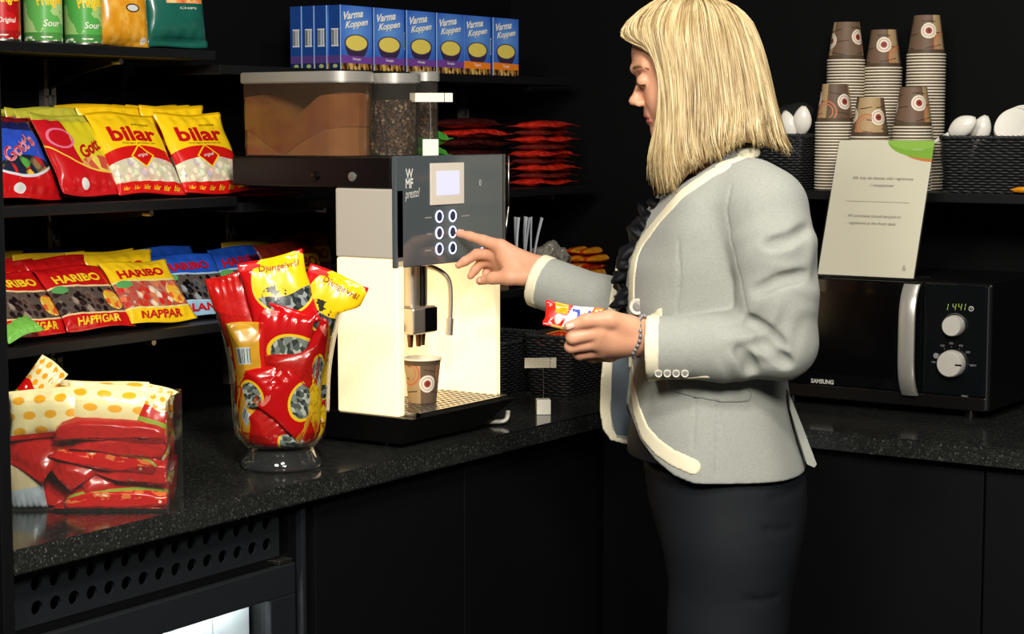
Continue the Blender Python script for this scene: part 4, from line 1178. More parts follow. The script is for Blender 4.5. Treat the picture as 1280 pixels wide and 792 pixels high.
def d_gold(g):
    u, v = g.uv(); n = g.noise(g.vec(u, v), 5.0, 4); c = g.ramp(n, [(0, (190, 120, 20)), (.45, (214, 146, 30)), (.62, (226, 172, 70)), (.75, (206, 134, 30))], False)
    c = g.mix(g.ell(u, v, .6, .42, .14, .05) < 1.0, c, (60, 50, 30)); c = g.mix(g.ell(u, v, .6, .42, .11, .035) < 1.0, c, (206, 206, 200)); return g.mix(g.ell(u, v, .86, .07, .07, .04) < 1.0, c, (226, 220, 200))
o = make_bag('crisp_bag', .115, .16, .05, film('gold_film', d_gold), 131, .03, texts=[('Chips', .62, .66, .4, .07, 0, T_wh, .01, 0)])
o.rotation_euler = (R(-5), 0, R(80)); o.location = (-.045, yx(153, 55, -.045), Z1+.0022); tag(o, 'golden yellow crisp bag between the green can and the dark green bag', 'crisp bag')
def d_green(g):
    u, v = g.uv(); n = g.noise(g.vec(u, v), 9.0, 4); c = (28, 98, 84)
    pic = ((u-.58).abs() < .33)*(v > .50)*(v < .95)
    c = g.mix(n*.5, c, (20, 70, 62)); c = g.mix(pic, c, g.ramp(n, [(0, (60, 90, 50)), (.36, (216, 96, 50)), (.5, (236, 150, 80)), (.62, (230, 200, 140))], False)); return c
o = make_bag('crisp_bag', .15, .16, .05, film('green_crisp_film', d_green), 137, .07, texts=[('CHIPS', .6, .44, .3, .025, 0, T_wh, 0, 0)])
o.rotation_euler = (R(-6), R(-2), R(86)); o.location = (-.045, yx(222, 58, -.045), Z1+.005); tag(o, 'dark green crisp bag with a food picture at the right end of the top shelf', 'crisp bag')

# ================================================================= soup boxes
BW, BH, BD = .104, .133, .032
def d_soup(band):
    def fn(g):
        u, v = g.uv()
        n = g.noise(g.vec(u, v), 3.0, 2)
        c = g.mix((g.ell(u, v, .5, .62, .75, .55)).clamp(), (110, 164, 230), (36, 84, 186)); c = g.mix(n*.3, c, (60, 110, 206))
        bowl = (g.ell(u, v, .5, .40, .37, .24) < 1.0)*(v < .42); c = g.mix(bowl, c, (56, 44, 74))
        rim = g.ell(u, v, .5, .42, .39, .135); c = g.mix(rim < 1.0, c, (70, 54, 80))
        d, a, b = g.voro(g.vec(u, v), 16.0)
        soup = g.mix((d < .14)*(a > .55), (226, 206, 96), (140, 120, 50)); c = g.mix(rim < .88, c, soup)
        c = g.mix(v < .215-(u-.5)*.02, c, band)
        d2, a2, b2 = g.voro(g.vec(u*1.2, v), 14.0)
        c = g.mix(v < .10, c, g.ramp(a2, [(0, (46, 30, 18)), (.35, (150, 108, 52)), (.6, (206, 168, 96)), (.85, (60, 40, 24))]))
        # sides, back, top: plain blue with bands and a barcode (u beyond 1)
        ins, bar = bars(g, u, v, 1.5, .50, .30, .14, 16)
        s = g.mix(v < .22, (26, 62, 130), (74, 56, 116)); s = g.mix(v < .10, s, (24, 36, 70)); s = g.mix(ins, s, (196, 200, 200)); s = g.mix(bar, s, (60, 66, 76))
        s = g.mix(g.ell(u, v, 1.5, .055, .2, .03) < 1.0, s, (150, 160, 110)); s = g.mix(u > 1.93, s, (160, 190, 226))
        return g.mix(u > 1.0, c, s)
    return fn
def soup_box(band, low, nm):
    x, y, z = BW/2, BD/2, BH
    V = []; UV = []; Fc = []
    def q(ps, us):
        b = len(V); V.extend(ps); UV.extend(us); Fc.append((b, b+1, b+2, b+3))
    sq = lambda k: [(k, 0), (k+1, 0), (k+1, 1), (k, 1)]
    q([(-x, -y, 0), (x, -y, 0), (x, -y, z), (-x, -y, z)], sq(0)); q([(x, y, 0), (-x, y, 0), (-x, y, z), (x, y, z)], sq(0))
    q([(-x, y, 0), (-x, -y, 0), (-x, -y, z), (-x, y, z)], [(1.001, 0), (1.999, 0), (1.999, 1), (1.001, 1)]); q([(x, -y, 0), (x, y, 0), (x, y, z), (x, -y, z)], [(1.001, 0), (1.999, 0), (1.999, 1), (1.001, 1)])
    q([(-x, -y, z), (x, -y, z), (x, y, z), (-x, y, z)], [(1.1, .3)]*4); q([(-x, y, 0), (x, y, 0), (x, -y, 0), (-x, -y, 0)], [(1.1, .3)]*4)
    o = from_arrays('soup_box', V, Fc, mat('soup_card_'+nm, rough=.35, spec=.45, fn=d_soup(band)), None, False, UV)
    s = flat_surf((-BW/2, -BD/2, 0), (BW, 0, 0), (0, 0, BH))
    T1 = ink((236, 236, 226), .4)
    T0 = ink((44, 60, 110), .4)
    lettering([('Varma', .405, .855, .62, .125, 6, T0, .02, .35), ('Koppen', .51, .705, .74, .14, 6, T0, .02, .35)], s, o, off=.0003)
    lettering([('Varma', .40, .862, .62, .125, 6, T1, .03, .35), ('Koppen', .50, .712, .74, .14, 6, T1, .03, .35), (low, .5, .165, .26, .05, 0, T1, .01, 0)], s, o, off=.0006)
    return o
P_p = soup_box((112, 66, 150), 'Ostsoppa', 'purple'); P_o = soup_box((236, 128, 34), 'Tomat', 'orange')
first = {id(P_p): True, id(P_o): True}
XS = S1-.004
fronts = [(425, 466, P_p), (466, 507, P_p), (507, 545.5, P_p), (546, 580.5, P_p), (581, 611, P_o), (617.5, 647.5, P_o)]
where = ['first from the left', 'second from the left', 'third from the left', 'fourth from the left', None, None]
prev = None
for k, (u0, u1, pr) in enumerate(fronts):
    ya, yb2 = yx(u0, 60, XS), yx(u1, 60, XS); yc2 = (ya+yb2)/2
    if prev is not None and yc2-prev < BW+.0006: yc2 = prev+BW+.0008
    prev = yc2
    for dpt in range(4 if k == 0 else 2):
        o = pr if first[id(pr)] else copy_tree(pr); first[id(pr)] = False
        o.rotation_euler = (0, 0, R(90+random.uniform(-.6, .6) if dpt == 0 else 90)); o.location = (XS-BD/2-dpt*(BD+.0022), yc2-(.0 if k else .0035*(dpt > 0)), B1+.0004)
        if dpt == 0: lb = ('blue soup box with purple band, %s in the front row' % where[k]) if k < 4 else ('blue soup box with orange band, beside the purple ones' if k == 4 else 'blue soup box with orange band at the right end of the row')
        elif k == 0: lb = ('blue soup box %s behind the leftmost front one, showing its barcode side' % ['', 'directly', 'second', 'third'][dpt])
        else: lb = 'blue soup box of the second row hidden behind the front row of soup boxes'
        tag(o, lb, 'soup box', 'blue soup boxes on the shelf')
# ================================================================= frames facing the photographer, for vase and box contents
TOW = np.array([math.sin(YAW), -math.cos(YAW), 0.0])        # horizontal direction towards the viewer's side of the counter
def facing(u, v, base, c):
    """point seen at (u, v) on the upright plane through base, moved c metres out from it"""
    r = ray(u, v); b = np.asarray(base, float)+TOW*c
    t = np.dot(b-CAM, TOW)/np.dot(r, TOW); return CAM+r*t
def bake(o, M, clampf):
    """apply a transform to a bag and its lettering, then press every vertex inside its container"""
    for q in [o]+list(o.children):
        me = q.data; n = len(me.vertices); co = np.zeros(n*3); me.vertices.foreach_get('co', co); co = co.reshape(-1, 3)
        A = np.array(M); w = co@A[:3, :3].T+A[:3, 3]
        w = clampf(w); me.vertices.foreach_set('co', w.ravel()); me.update()
def recentre(o):
    """put the origin at the middle of the mesh"""
    me = o.data; n = len(me.vertices); co = np.zeros(n*3); me.vertices.foreach_get('co', co); co = co.reshape(-1, 3)
    c = co.mean(0)
    for q in [o]+list(o.children):
        m_ = q.data; k = len(m_.vertices); a = np.zeros(k*3); m_.vertices.foreach_get('co', a); a = a.reshape(-1, 3)-c; m_.vertices.foreach_set('co', a.ravel()); m_.update()
    o.location = tuple(c)
def place_bag(o, h, center, yaw, tilt, roll, clampf):
    Mr = Matrix.Rotation(yaw, 4, 'Z') @ Matrix.Rotation(R(-tilt), 4, 'X') @ Matrix.Rotation(R(roll), 4, 'Y')
    M = Matrix.Translation(Vector(center)) @ Mr @ Matrix.Translation((0, 0, -h/2))
    bake(o, M, clampf); recentre(o)

# ================================================================= glass vase with candy bags
VC = np.array([.385, -1.458, ZC])
vp = [(.066, .0), (.0685, .004), (.0685, .012), (.061, .022), (.0565, .030), (.060, .038), (.072, .050), (.080, .066), (.0832, .10), (.0862, .16), (.0945, .215), (.1085, .268)]
vr = np.array([p[0] for p in vp]); vz = np.array([p[1] for p in vp])
vs = empty('glass_vase', tuple(VC), label='tall flared glass vase on a round foot, full of red and yellow candy bags', cat='vase')
body = [(r, z) for r, z in vp[4:]]
fine = catmull([(r, 0, z) for r, z in body], 40)[:, [0, 2]]
wall = [(r, z) for r, z in fine]+[(fine[-1][0]+.0002, fine[-1][1]+.0022), (fine[-1][0]-.0022, fine[-1][1]+.0022)]+[(r-.0026, z) for r, z in fine[::-1] if z > .040]+[(.04, .0405), (0, .0400)]
lathe('bowl', wall, M_vase, vs, 64, ang=60)
lathe('foot', [(0, .004), (.050, .002), (.062, .0), (.0665, .0012), (.0688, .006), (.0680, .013), (.0612, .022), (.0572, .0295), (.0535, .0335), (.03, .0355), (0, .036)], M_foot, vs, 64, ang=60)
def clamp_vase(w):
    p = w-VC; rad = np.hypot(p[:, 0], p[:, 1]); z = p[:, 2]
    lim = np.interp(z, vz, vr)-.0042; lim = np.where(z > .266, lim+(z-.266)*4, lim)
    f = np.minimum(1, lim/np.maximum(rad, 1e-6)); p[:, 0] *= f; p[:, 1] *= f; p[:, 2] = np.maximum(z, .0425)
    return VC+p
def d_dju(g):
    u, v = g.uv()
    d, a, b = g.voro(g.vec(u*1.1, v), 12.0)
    lic = g.ramp(a, [(0, (36, 40, 42)), (.35, (90, 98, 100)), (.6, (150, 156, 154)), (.85, (60, 66, 66))])
    e = g.ell(u, v, .62, .62, .52, .44)
    c = g.mix(e < 1.0, (204, 20, 24), (250, 200, 18)); c = g.mix((e < .93)*(v < .47+((u*8).sin())*.03), c, lic)
    c = g.mix((e > .93)*(e < 1.0), c, (248, 206, 60))
    c = g.mix((g.noise(g.vec(u, v), 8.0, 3) > .56)*(g.ell(u, v, .42, .50, .20, .12) < 1.0), c, (44, 44, 34))
    c = g.mix(g.ell(u, v, .14, .93, .2, .04) < 1.0, c, (226, 60, 56))
    ins, bar = bars(g, u, v, 1.5, .50, .20, .13, 22)
    n = g.noise(g.vec(u, v), 6.0, 3)
    bk = g.mix(n, (196, 132, 30), (232, 176, 50)); bk = g.mix(ins, bk, (206, 210, 212)); bk = g.mix(bar, bk, (70, 80, 96)); bk = g.mix((u-1.5).abs() > .40, bk, (206, 30, 26))
    return g.mix(u > 1.0, c, bk)
def d_dju2(g):
    u, v = g.uv()
    d, a, b = g.voro(g.vec(u*1.1, v), 12.0)
    lic = g.ramp(a, [(0, (60, 64, 62)), (.3, (130, 136, 132)), (.6, (190, 192, 184)), (.85, (90, 96, 92))])
    e = g.ell(u, v, .80, .34, .50, .30)
    c = g.mix(e < 1.0, (200, 18, 22), (248, 200, 40)); c = g.mix(e < .86, c, lic); c = g.mix(g.ell(u, v, .2, .86, .16, .05) < 1.0, c, (236, 120, 110))
    return g.mix(u > 1.0, c, (206, 150, 40))
M_dju2 = film('red_licorice_window_film', d_dju2, .18, .5)
M_dju = film('red_yellow_monkey_film', d_dju, .2)
T_br = ink((150, 66, 30), .35)
vb = [  # u, v, c, roll, tilt, back?, w, h, label
    (349, 366, .030, -14, 8, 0, .112, .125, 'red and yellow bag with gray licorice standing highest at the vase front'),
    (407, 388, .012, 22, 6, 0, .108, .130, 'red and yellow bag leaning out of the vase on the side of the coffee machine'),
    (292, 386, .020, -16, 4, 2, .070, .120, 'red candy bag poking out of the vase on the shelf side'),
    (303, 444, .056, 4, 0, 1, .080, .110, 'bag in the vase showing its orange back with barcode, upper one'),
    (352, 424, .050, 12, 2, 4, .100, .110, 'red bag in the vase just under the topmost one, gray licorice showing'),
    (408, 447, .046, 34, 0, 4, .085, .105, 'red bag pressed against the vase glass beside the glowing panel, upper half'),
    (372, 462, .058, 80, 0, 2, .070, .100, 'plain red bag lying across the middle of the vase'),
    (318, 484, .066, 82, 10, 4, .070, .110, 'red bag lying flat across the vase below the barcode bag'),
    (302, 520, .056, -42, 0, 1, .075, .105, 'bag low in the vase showing its orange back with barcode, lower one'),
    (366, 505, .070, -48, 0, 4, .085, .110, 'red bag tilted in the lower middle of the vase'),
    (404, 508, .052, -52, 0, 3, .070, .105, 'mostly yellow bag low in the vase on the glowing panel side'),
    (326, 538, .060, 55, 0, 2, .070, .095, 'plain red bag near the bottom of the vase on the shelf side'),
    (396, 540, .046, -62, 0, 2, .065, .105, 'plain red bag near the bottom of the vase on the machine side'),
    (352, 556, .052, -65, -10, 4, .060, .095, 'lowest bag in the vase, resting on the glass bottom'),
    (330, 420, -.020, -10, 0, 2, .100, .120, 'red bag hidden in the middle of the vase'),
    (385, 470, -.020, 20, 0, 0, .100, .120, 'bag in the middle of the vase behind the pressed ones'),
    (330, 500, -.012, -30, 0, 2, .100, .110, 'red bag deep in the lower half of the vase'),
    (375, 530, -.012, 60, 0, 0, .090, .110, 'bag deep at the bottom of the vase'),
    (352, 450, .012, 30, 0, 2, .110, .120, 'plain red bag in the core of the vase'),
    (352, 520, .014, -70, 0, 2, .105, .120, 'plain red bag in the core of the lower vase'),
]
def d_yel2(g):
    u, v = g.uv(); n = g.noise(g.vec(u, v), 7.0, 3); return g.mix((n > .56), (236, 190, 34), (206, 150, 30))
M_yel2 = film('orange_yellow_film', d_yel2)
for k, (u, v, c, roll, tilt, bk, w, h, lab) in enumerate(vb):
    tx = [('Djungelvrål', .60, .84, .62, .10, -4, T_br, .01, .1)] if bk == 0 else ()
    o = make_bag('candy_bag', w, h, .024, {0: M_dju, 1: M_dju, 2: M_redplain, 3: M_yel2, 4: M_dju2}[bk], 200+k, .07, crk=.0048, texts=tx, nu=24, nv=26)
    ctr = facing(u, v, VC, c)
    place_bag(o, h, ctr, YAW+(math.pi if bk == 1 else 0)+R(random.uniform(-10, 10)), tilt, roll, clamp_vase)
    tag(o, lab, 'candy bag', 'candy bags in the glass vase')

# ================================================================= clear acrylic box with red bags
BWd, BHt, BDp = .262, .170, .125
CR = on_z(213, 640, ZC); CR = np.array([min(CR[0], .498), CR[1], ZC])   # front bottom corner nearest the machine
AW = -TOW
B0 = CR-RIGHT*BWd
def bx(a, c, b): return B0+RIGHT*a+AW*c+np.array([0, 0, b])
ab = empty('acrylic_box', tuple(bx(BWd/2, BDp/2, 0)), (0, 0, YAW), 'clear open acrylic box heaped with red candy bags at the near end of the counter', 'box')
th = .003
for nm, lo_, hi_ in (('front_pane', (-BWd/2, -BDp/2, 0), (BWd/2, -BDp/2+th, BHt)), ('back_pane', (-BWd/2, BDp/2-th, 0), (BWd/2, BDp/2, BHt)), ('side_pane', (-BWd/2, -BDp/2+th, 0), (-BWd/2+th, BDp/2-th, BHt)), ('side_pane', (BWd/2-th, -BDp/2+th, 0), (BWd/2, BDp/2-th, BHt)), ('bottom_pane', (-BWd/2+th, -BDp/2+th, 0), (BWd/2-th, BDp/2-th, th))):
    box(nm, lo_, hi_, M_acryl, ab, .0006, 1)
def d_boxbag(g):
    u, v = g.uv(); n = g.noise(g.vec(u, v), 6.0, 3)
    cu = (u*5).frac()-.5; row = (v*7).floor(); cv = (v*7).frac()-.5; cu2 = ((u*4+row*.5).frac()-.5)
    ov = ((cu2*cu2)/.09+(cv*cv)/.10) < 1.0
    cream = g.mix(ov, (240, 226, 170), (236, 160, 34))
    c = g.mix(v > .60+((u*9).sin())*.03, (206, 22, 18), cream)
    c = g.mix((v > .33)*(v < .41), c, (150, 170, 60)); c = g.mix(((v > .15)*(v < .33))*((n > .52)), c, (236, 120, 60)); c = g.mix((n > .64)*(v < .55), c, (246, 226, 210))  # pale flecks on the red part are painted highlights
    return g.mix(u > 1.0, c, g.mix(n, (150, 14, 16), (214, 30, 22)))
M_bb = film('red_cream_dotted_film', d_boxbag, .18, .5)
def clamp_box(w):
    q = w-B0; a = q@RIGHT; c = q@AW; b = q[:, 2]; e = th+.0015
    g_ = np.maximum(0, b-BHt)*3
    a = np.clip(a, e-g_, BWd-e+g_); c = np.clip(c, e-g_, BDp-e+g_); b = np.maximum(b, e)
    return B0+a[:, None]*RIGHT+c[:, None]*AW+b[:, None]*np.array([0, 0, 1.0])
def pb(u, v, c):
    return facing(u, v, CR, -c)
bl = [ # u, v, depth from front, roll, tilt, yaw, w, h, label, back?
    (60, 516, .020, -4, 10, 0, .12, .075, 'cream bag with orange dots at the box top, next to the dark panel', 3),
    (140, 509, .022, 4, 12, 0, .14, .070, 'cream bag with orange dots at the top front of the box, nearer the machine', 3),
    (42, 490, .050, 38, 4, 0, .050, .11, 'narrow red and cream bag sticking up highest from the box', 0),
    (196, 520, .020, 20, 14, 10, .06, .09, 'red and white bag in the upper corner of the box nearest the vase', 0),
    (140, 531, .014, 3, 62, 0, .17, .09, 'glossy red bag lying just under the dotted bags', 2),
    (160, 548, .020, 14, 66, 0, .15, .10, 'red bag slanting down to the vase side, second from the top', 2),
    (140, 566, .016, 22, 64, 0, .17, .09, 'red bag slanting across the middle of the box', 0),
    (180, 580, .018, 20, 60, 0, .13, .09, 'red bag with orange gleam slanting towards the lower corner', 2),
    (90, 572, .020, 52, 40, 0, .10, .07, 'dark red bag standing steeply in the middle of the box', 2),
    (45, 562, .024, 30, 40, 0, .09, .08, 'dark red bag on the panel side of the box', 2),
    (32, 606, .012, -12, 6, 0, .055, .095, 'cream and pale blue bag at the lower front beside the dark panel', 1),
    (118, 590, .020, 70, 30, 0, .08, .055, 'short red bag wedged upright low in the box', 2),
    (150, 615, .016, -6, 64, 0, .17, .09, 'bright red bag lying along the bottom of the box, upper one', 0),
    (140, 630, .020, -3, 74, 0, .18, .09, 'dark red bag lying along the bottom of the box, lowest one', 2),
    (80, 620, .035, 20, 40, 0, .08, .07, 'red bag behind the bottom ones in the box', 2),
    (70, 545, .075, 10, 30, 0, .15, .10, 'red bag in the back half of the box, panel side', 2),
    (160, 540, .080, -10, 30, 0, .15, .10, 'red bag in the back half of the box, vase side', 0),
    (80, 600, .080, -10, 20, 0, .15, .10, 'red bag deep in the back of the box, low', 2),
    (165, 598, .080, 10, 20, 0, .15, .10, 'red bag deep in the back corner of the box, low', 2),
    (110, 505, .075, 4, 30, 0, .18, .08, 'cream dotted bag at the back of the heap in the box', 0),
]
def d_pale(g):
    u, v = g.uv(); n = g.noise(g.vec(u, v), 5.0, 3); return g.mix((v > .45), g.mix(n, (130, 150, 170), (206, 214, 220)), (206, 190, 150))
M_pale = film('pale_cream_film', d_pale)
def d_dotted(g):
    u, v = g.uv(); row = (v*3.2).floor(); cv = (v*3.2).frac()-.5; cu = (u*3.6+row*.5).frac()-.5
    c = g.mix(((cu*cu)/.085+(cv*cv)/.07) < 1.0, (240, 226, 168), (238, 170, 36)); c = g.mix(v < .10, c, (206, 24, 20))
    return c
M_dot = film('cream_orange_dotted_film', d_dotted, .25)
for k, (u, v, c, roll, tilt, yw, w, h, lab, kd) in enumerate(bl):
    o = make_bag('candy_bag', w, h, .026, {0: M_bb, 1: M_pale, 2: M_redplain, 3: M_dot}[kd], 300+k, .08, crk=.0065, nu=24, nv=20)
    place_bag(o, h, pb(u, v, c+.012), YAW+R(yw+random.uniform(-6, 6)), tilt, roll, clamp_box)
    tag(o, lab, 'candy bag', 'candy bags in the acrylic box')

# ================================================================= price tag holders
def tag_card(g):
    u, v = g.uv(); l = (((v*4.0).frac()-.5).abs() < .16)*((u*37).sin()+((u*91).sin())*.6 > -.4)*(v > .12)*(v < .9)*(u > .06)*(u < .94)
    return g.mix(l*.22, (240, 234, 214), (120, 116, 104))
M_card = mat('price_card', rough=.5, fn=tag_card)
def price_holder(base, s, hz, cw, ch, coff, label):
    t = empty('price_tag_holder', tuple(base), (0, 0, R(38)), label, 'price tag', 'price tag holders')
    box('block', (-s/2, -s/2, 0), (s/2, s/2, s*1.05), M_white, t, .0012)
    MB().tube(catmull([(0, 0, s*1.05), (.001, 0, hz*.6), (-.001, -.001, hz)], 16), .0011, 8).build('wire', M_steel, t)
    MB().tube([(.0015*math.cos(a), -.0012, hz+.004*a/6.28*1.6) for a in np.linspace(0, 12, 30)], .0008, 6).build('clip', M_steel, t)
    x0 = coff-cw/2
    def card(a, b):
        V = [(a, -.003, hz-.006), (b, -.003, hz-.006), (b, -.003, hz-.006+ch), (a, -.003, hz-.006+ch)]; V += [(p[0], p[1]+.0006, p[2]) for p in V]
        from_arrays('card', V, [(0, 1, 2, 3), (7, 6, 5, 4), (0, 4, 5, 1), (1, 5, 6, 2), (2, 6, 7, 3), (3, 7, 4, 0)], M_card, t, False, [(0, 0), (1, 0), (1, 1), (0, 1)]*2)
    card(x0, x0+cw*.80); card(x0+cw*.815, x0+cw)
b1 = on_z(679, 517, ZC); price_holder((b1[0], b1[1], ZC+.0002), .0285, .100, .064, .0205, -.006, 'white cube price tag holder with card standing on the worktop before the baskets')
b2 = on_z(538, 195, 1.4436); price_holder((min(b2[0], .414), b2[1], 1.4438), .030, .107, .080, .0165, .002, 'white cube price tag holder with card standing on top of the coffee machine')

# ================================================================= woven baskets
M_weave = mat('black_woven_rattan', rough=.5, spec=.45, fn=lambda g: g.mix(g.noise(g.vec(*g.obj()), 90.0, 2), (12, 13, 15), (46, 48, 50)))
def basket(x0, x1, y0, y1, z0, h, label, flare=.008):
    cx, cy = (x0+x1)/2, (y0+y1)/2; W, D = (x1-x0)/2, (y1-y0)/2
    t = empty('woven_basket', (cx, cy, z0+.0003), (0, 0, 0), label, 'basket', 'black woven baskets')
    def rr(off, s, rad=.02):
        """rounded rectangle path, s = 0..1 array"""
        w, d = W+off-.004, D+off-.004; L_ = [2*(w-rad), math.pi/2*rad, 2*(d-rad), math.pi/2*rad]*2; tot = sum(L_); out = np.zeros((len(s), 4)); 
        for i, q in enumerate(s*tot):
            k = 0
            while q > L_[k] and k < 7: q -= L_[k]; k += 1
            cs = [(w-rad, -d+rad), (w-rad, d-rad), (-w+rad, d-rad), (-w+rad, -d+rad)]
            if k == 0: p = (-w+rad+q, -d); n = (0, -1)
            elif k == 2: p = (w, -d+rad+q); n = (1, 0)
            elif k == 4: p = (w-rad-q, d); n = (0, 1)
            elif k == 6: p = (-w, d-rad-q); n = (-1, 0)
            else:
                c = cs[(k-1)//2]; a = -math.pi/2+((k-1)//2)*math.pi/2+q/rad; p = (c[0]+rad*math.cos(a), c[1]+rad*math.sin(a)); n = (math.cos(a), math.sin(a))
            out[i] = (*p, *n)
        return out, tot
    mb = MB(); pitch = .0058; rows = int(h/pitch)
    per = 4*(W+D); nst = int(per/.0135)//2*2; ns = nst*4; s = np.arange(ns)/ns
    for j in range(rows):
        z = .003+pitch*j; off = -flare+flare*z/h; P, tot = rr(off, s)
        wv = .0019*np.sin(s*nst*math.pi+math.pi*(j % 2))
        mb.tube(np.stack([P[:, 0]+P[:, 2]*wv, P[:, 1]+P[:, 3]*wv, np.full(ns, z)], 1), .0027, 4, True)
    mb.build('woven_wall', M_weave, t)
    P, tot = rr(.0, np.arange(160)/160); mb = MB()
    for ph in (0, math.pi):
        a = np.arange(160)/160*2*math.pi*36+ph
        mb.tube(np.stack([P[:, 0]+P[:, 2]*.0022*np.cos(a), P[:, 1]+P[:, 3]*.0022*np.cos(a), h+.0022*np.sin(a)], 1), .0034, 6, True)
    mb.build('braided_rim', M_weave, t)
    box('bottom', (-W+flare+.004, -D+flare+.004, 0), (W-flare-.004, D-flare-.004, .003), M_weave, t, .0)
    return t
basket(.232, .362, -.497, -.20, ZC, .128, 'black woven basket with wrapped bars, behind the price tag holder on the worktop')
basket(.03, .222, -.545, -.30, ZC, .112, 'black woven basket half hidden behind the coffee machine on the worktop')
x0 = float(on_y(968, 168, -.075)[0]); x1 = float(on_y(1031, 168, -.075)[0])
x1 = min(x1, XCUP0-.0445)
basket(x0-.06, x1, -.078, .10, ZR, .118, 'black woven basket with plastic spoons beside the womans shoulder')
x0 = float(on_y(1148, 172, -.075)[0])
xr0 = x0+.012
# the wide basket starts behind the right cup stacks
xw0 = float(on_y(1171, 172, -.072)[0])
xw0 = max(xw0, XCUP1+.0445)
basket(xw0, xw0+.26, -.078, .10, ZR, .115, 'wide black woven basket with white spoons and lids at the right edge of the photo')
# wrapped bars in the counter basket
K_w = Kind(lambda i: make_bag('candy_bar', .11, .032, .014, [M_br, film('brown_bar_film', d_bar((96, 46, 26), (206, 170, 110))), M_bo][i], 401+i, .04, crk=.0015, nu=24, nv=8), 3)
for k in range(9):
    o = K_w.get(); o.rotation_euler = (R(-84+random.uniform(-6, 6)), R(random.uniform(-8, 8)), R(90+random.uniform(-50, 50)))
    o.location = (.262+.036*(k % 3)+.012*(k//6), -.43+.055*(k//3)+random.uniform(-.01, .01), ZC+.100+.010*(k % 2)+.006*(k//3)); tag(o, 'wrapped candy bar heaped in the woven basket on the worktop', 'candy bar', 'wrapped bars in the counter basket')
# inner board so that the bars lie on something: a folded liner
lin_ = box('basket_liner', (-.045, -.118, 0), (.045, .118, .083), M_tanbox, None, .002); lin_.location = (.297, -.349, ZC+.0045); tag(lin_, 'low card liner inside the woven basket under the wrapped bars', 'liner')

# ================================================================= white plastic spoons and lids in the shelf baskets
M_spoon = mat('glossy_white_plastic', (236, 233, 222), .22, spec=.5, sss=.0)
def spoon():
    V, Fc = [], []; nu_, nv_ = 18, 10
    for j in range(nv_+1):
        for i in range(nu_+1):
            a = math.pi*i/nu_-math.pi/2; b = j/nv_
            x = .021*math.sin(math.pi*min(1, (b*.94+.03)))**.75*math.sin(a); y = -.034+.068*b; z = -.015*math.sin(math.pi*(b*.94+.03))**.8*math.cos(a)
            V.append((x, y, z))
    for j in range(nv_):
        for i in range(nu_): q = j*(nu_+1)+i; Fc.append((q, q+1, q+nu_+2, q+nu_+1))
    o = from_arrays('plastic_spoon', V, Fc, M_spoon)
    sm = o.modifiers.new('thick', 'SOLIDIFY'); sm.thickness = .0014; sm.offset = 0
    MB().tube(catmull([(0, .032, -.002), (0, .05, .002), (0, .075, .004), (0, .10, .0)], 16), np.linspace(.0045, .0038, 16), 8, flat=.5).build('handle', M_spoon, o)
    return o
sp0 = spoon()
def put_spoon(u, v, y, rot, label, group='white plastic spoons'):
    global sp0_used
    o = sp0 if not sp0_used else copy_tree(sp0); sp0_used = True
    p = on_y(u, v, y); o.location = tuple(p); o.rotation_euler = tuple(R(a) for a in rot); o.scale = (1, 1, 1); tag(o, label, 'spoon', group)
sp0_used = False
put_spoon(1003, 151, -.030, (282, 8, 10), 'white plastic spoon with its round bowl up beside the womans hair')
put_spoon(986, 157, -.030, (276, -14, -8), 'white plastic spoon lying lower, partly behind the womans hair')
put_spoon(1203, 158, -.03, (270, 62, 0), 'white plastic spoon with a flat pale back beside the tallest cup stack')
put_spoon(1226, 163, .02, (278, 20, 12), 'white plastic spoon lying behind the pale one in the wide basket')
lid = lathe('disposable_bowl', [(0, .0035), (.026, .0035), (.030, .006), (.036, .0062), (.0385, .003), (.0405, 0), (.0415, .0004), (.0395, .004), (.037, .0075), (.0295, .0073), (.0255, .005), (0, .005)], M_spoon, None, 40)
for k in range(3):
    o = lid if k == 0 else copy_tree(lid); p = on_y(1266+k*6, 157-k*2, -.045+.022*k); o.location = tuple(p); o.rotation_euler = (R(62), R(12), R(-14+8*k)); tag(o, 'white round disposable bowl standing tilted in the wide basket at the photo edge', 'bowl', 'white disposable bowls')
# clear crumpled cutlery wrapper by the hair
bm = bmesh.new(); bmesh.ops.create_icosphere(bm, subdivisions=4, radius=1.0); r7 = np.random.default_rng(9)
dd = r7.normal(size=(30, 3)); dd /= np.linalg.norm(dd, axis=1)[:, None]; of = r7.uniform(.7, 1.1, 30)
for v in bm.verts:
    d = np.array(v.co[:]); d /= np.linalg.norm(d); c = dd@d; rad = min(1.15, np.min(np.where(c > .15, of/np.maximum(c, .15), 9))); v.co = Vector((d[0]*rad*.045, d[1]*rad*.03, d[2]*rad*.028))
o = from_bm('clear_wrapper', bm, M_acryl, None, False); p = on_y(992, 142, .02); o.location = tuple(p); tag(o, 'crumpled clear plastic wrapper above the white spoons beside the womans hair', 'wrapper')
o = make_bag('candy_bar', .09, .022, .012, M_bo, 431, .04, nu=20, nv=8); p = on_y(1283, 238, -.083); o.rotation_euler = (R(-84), 0, 0); o.location = (float(p[0])+.012, -.089, ZR+.0085); tag(o, 'small orange wrapped bar on the shelf edge at the right edge of the photo', 'candy bar')
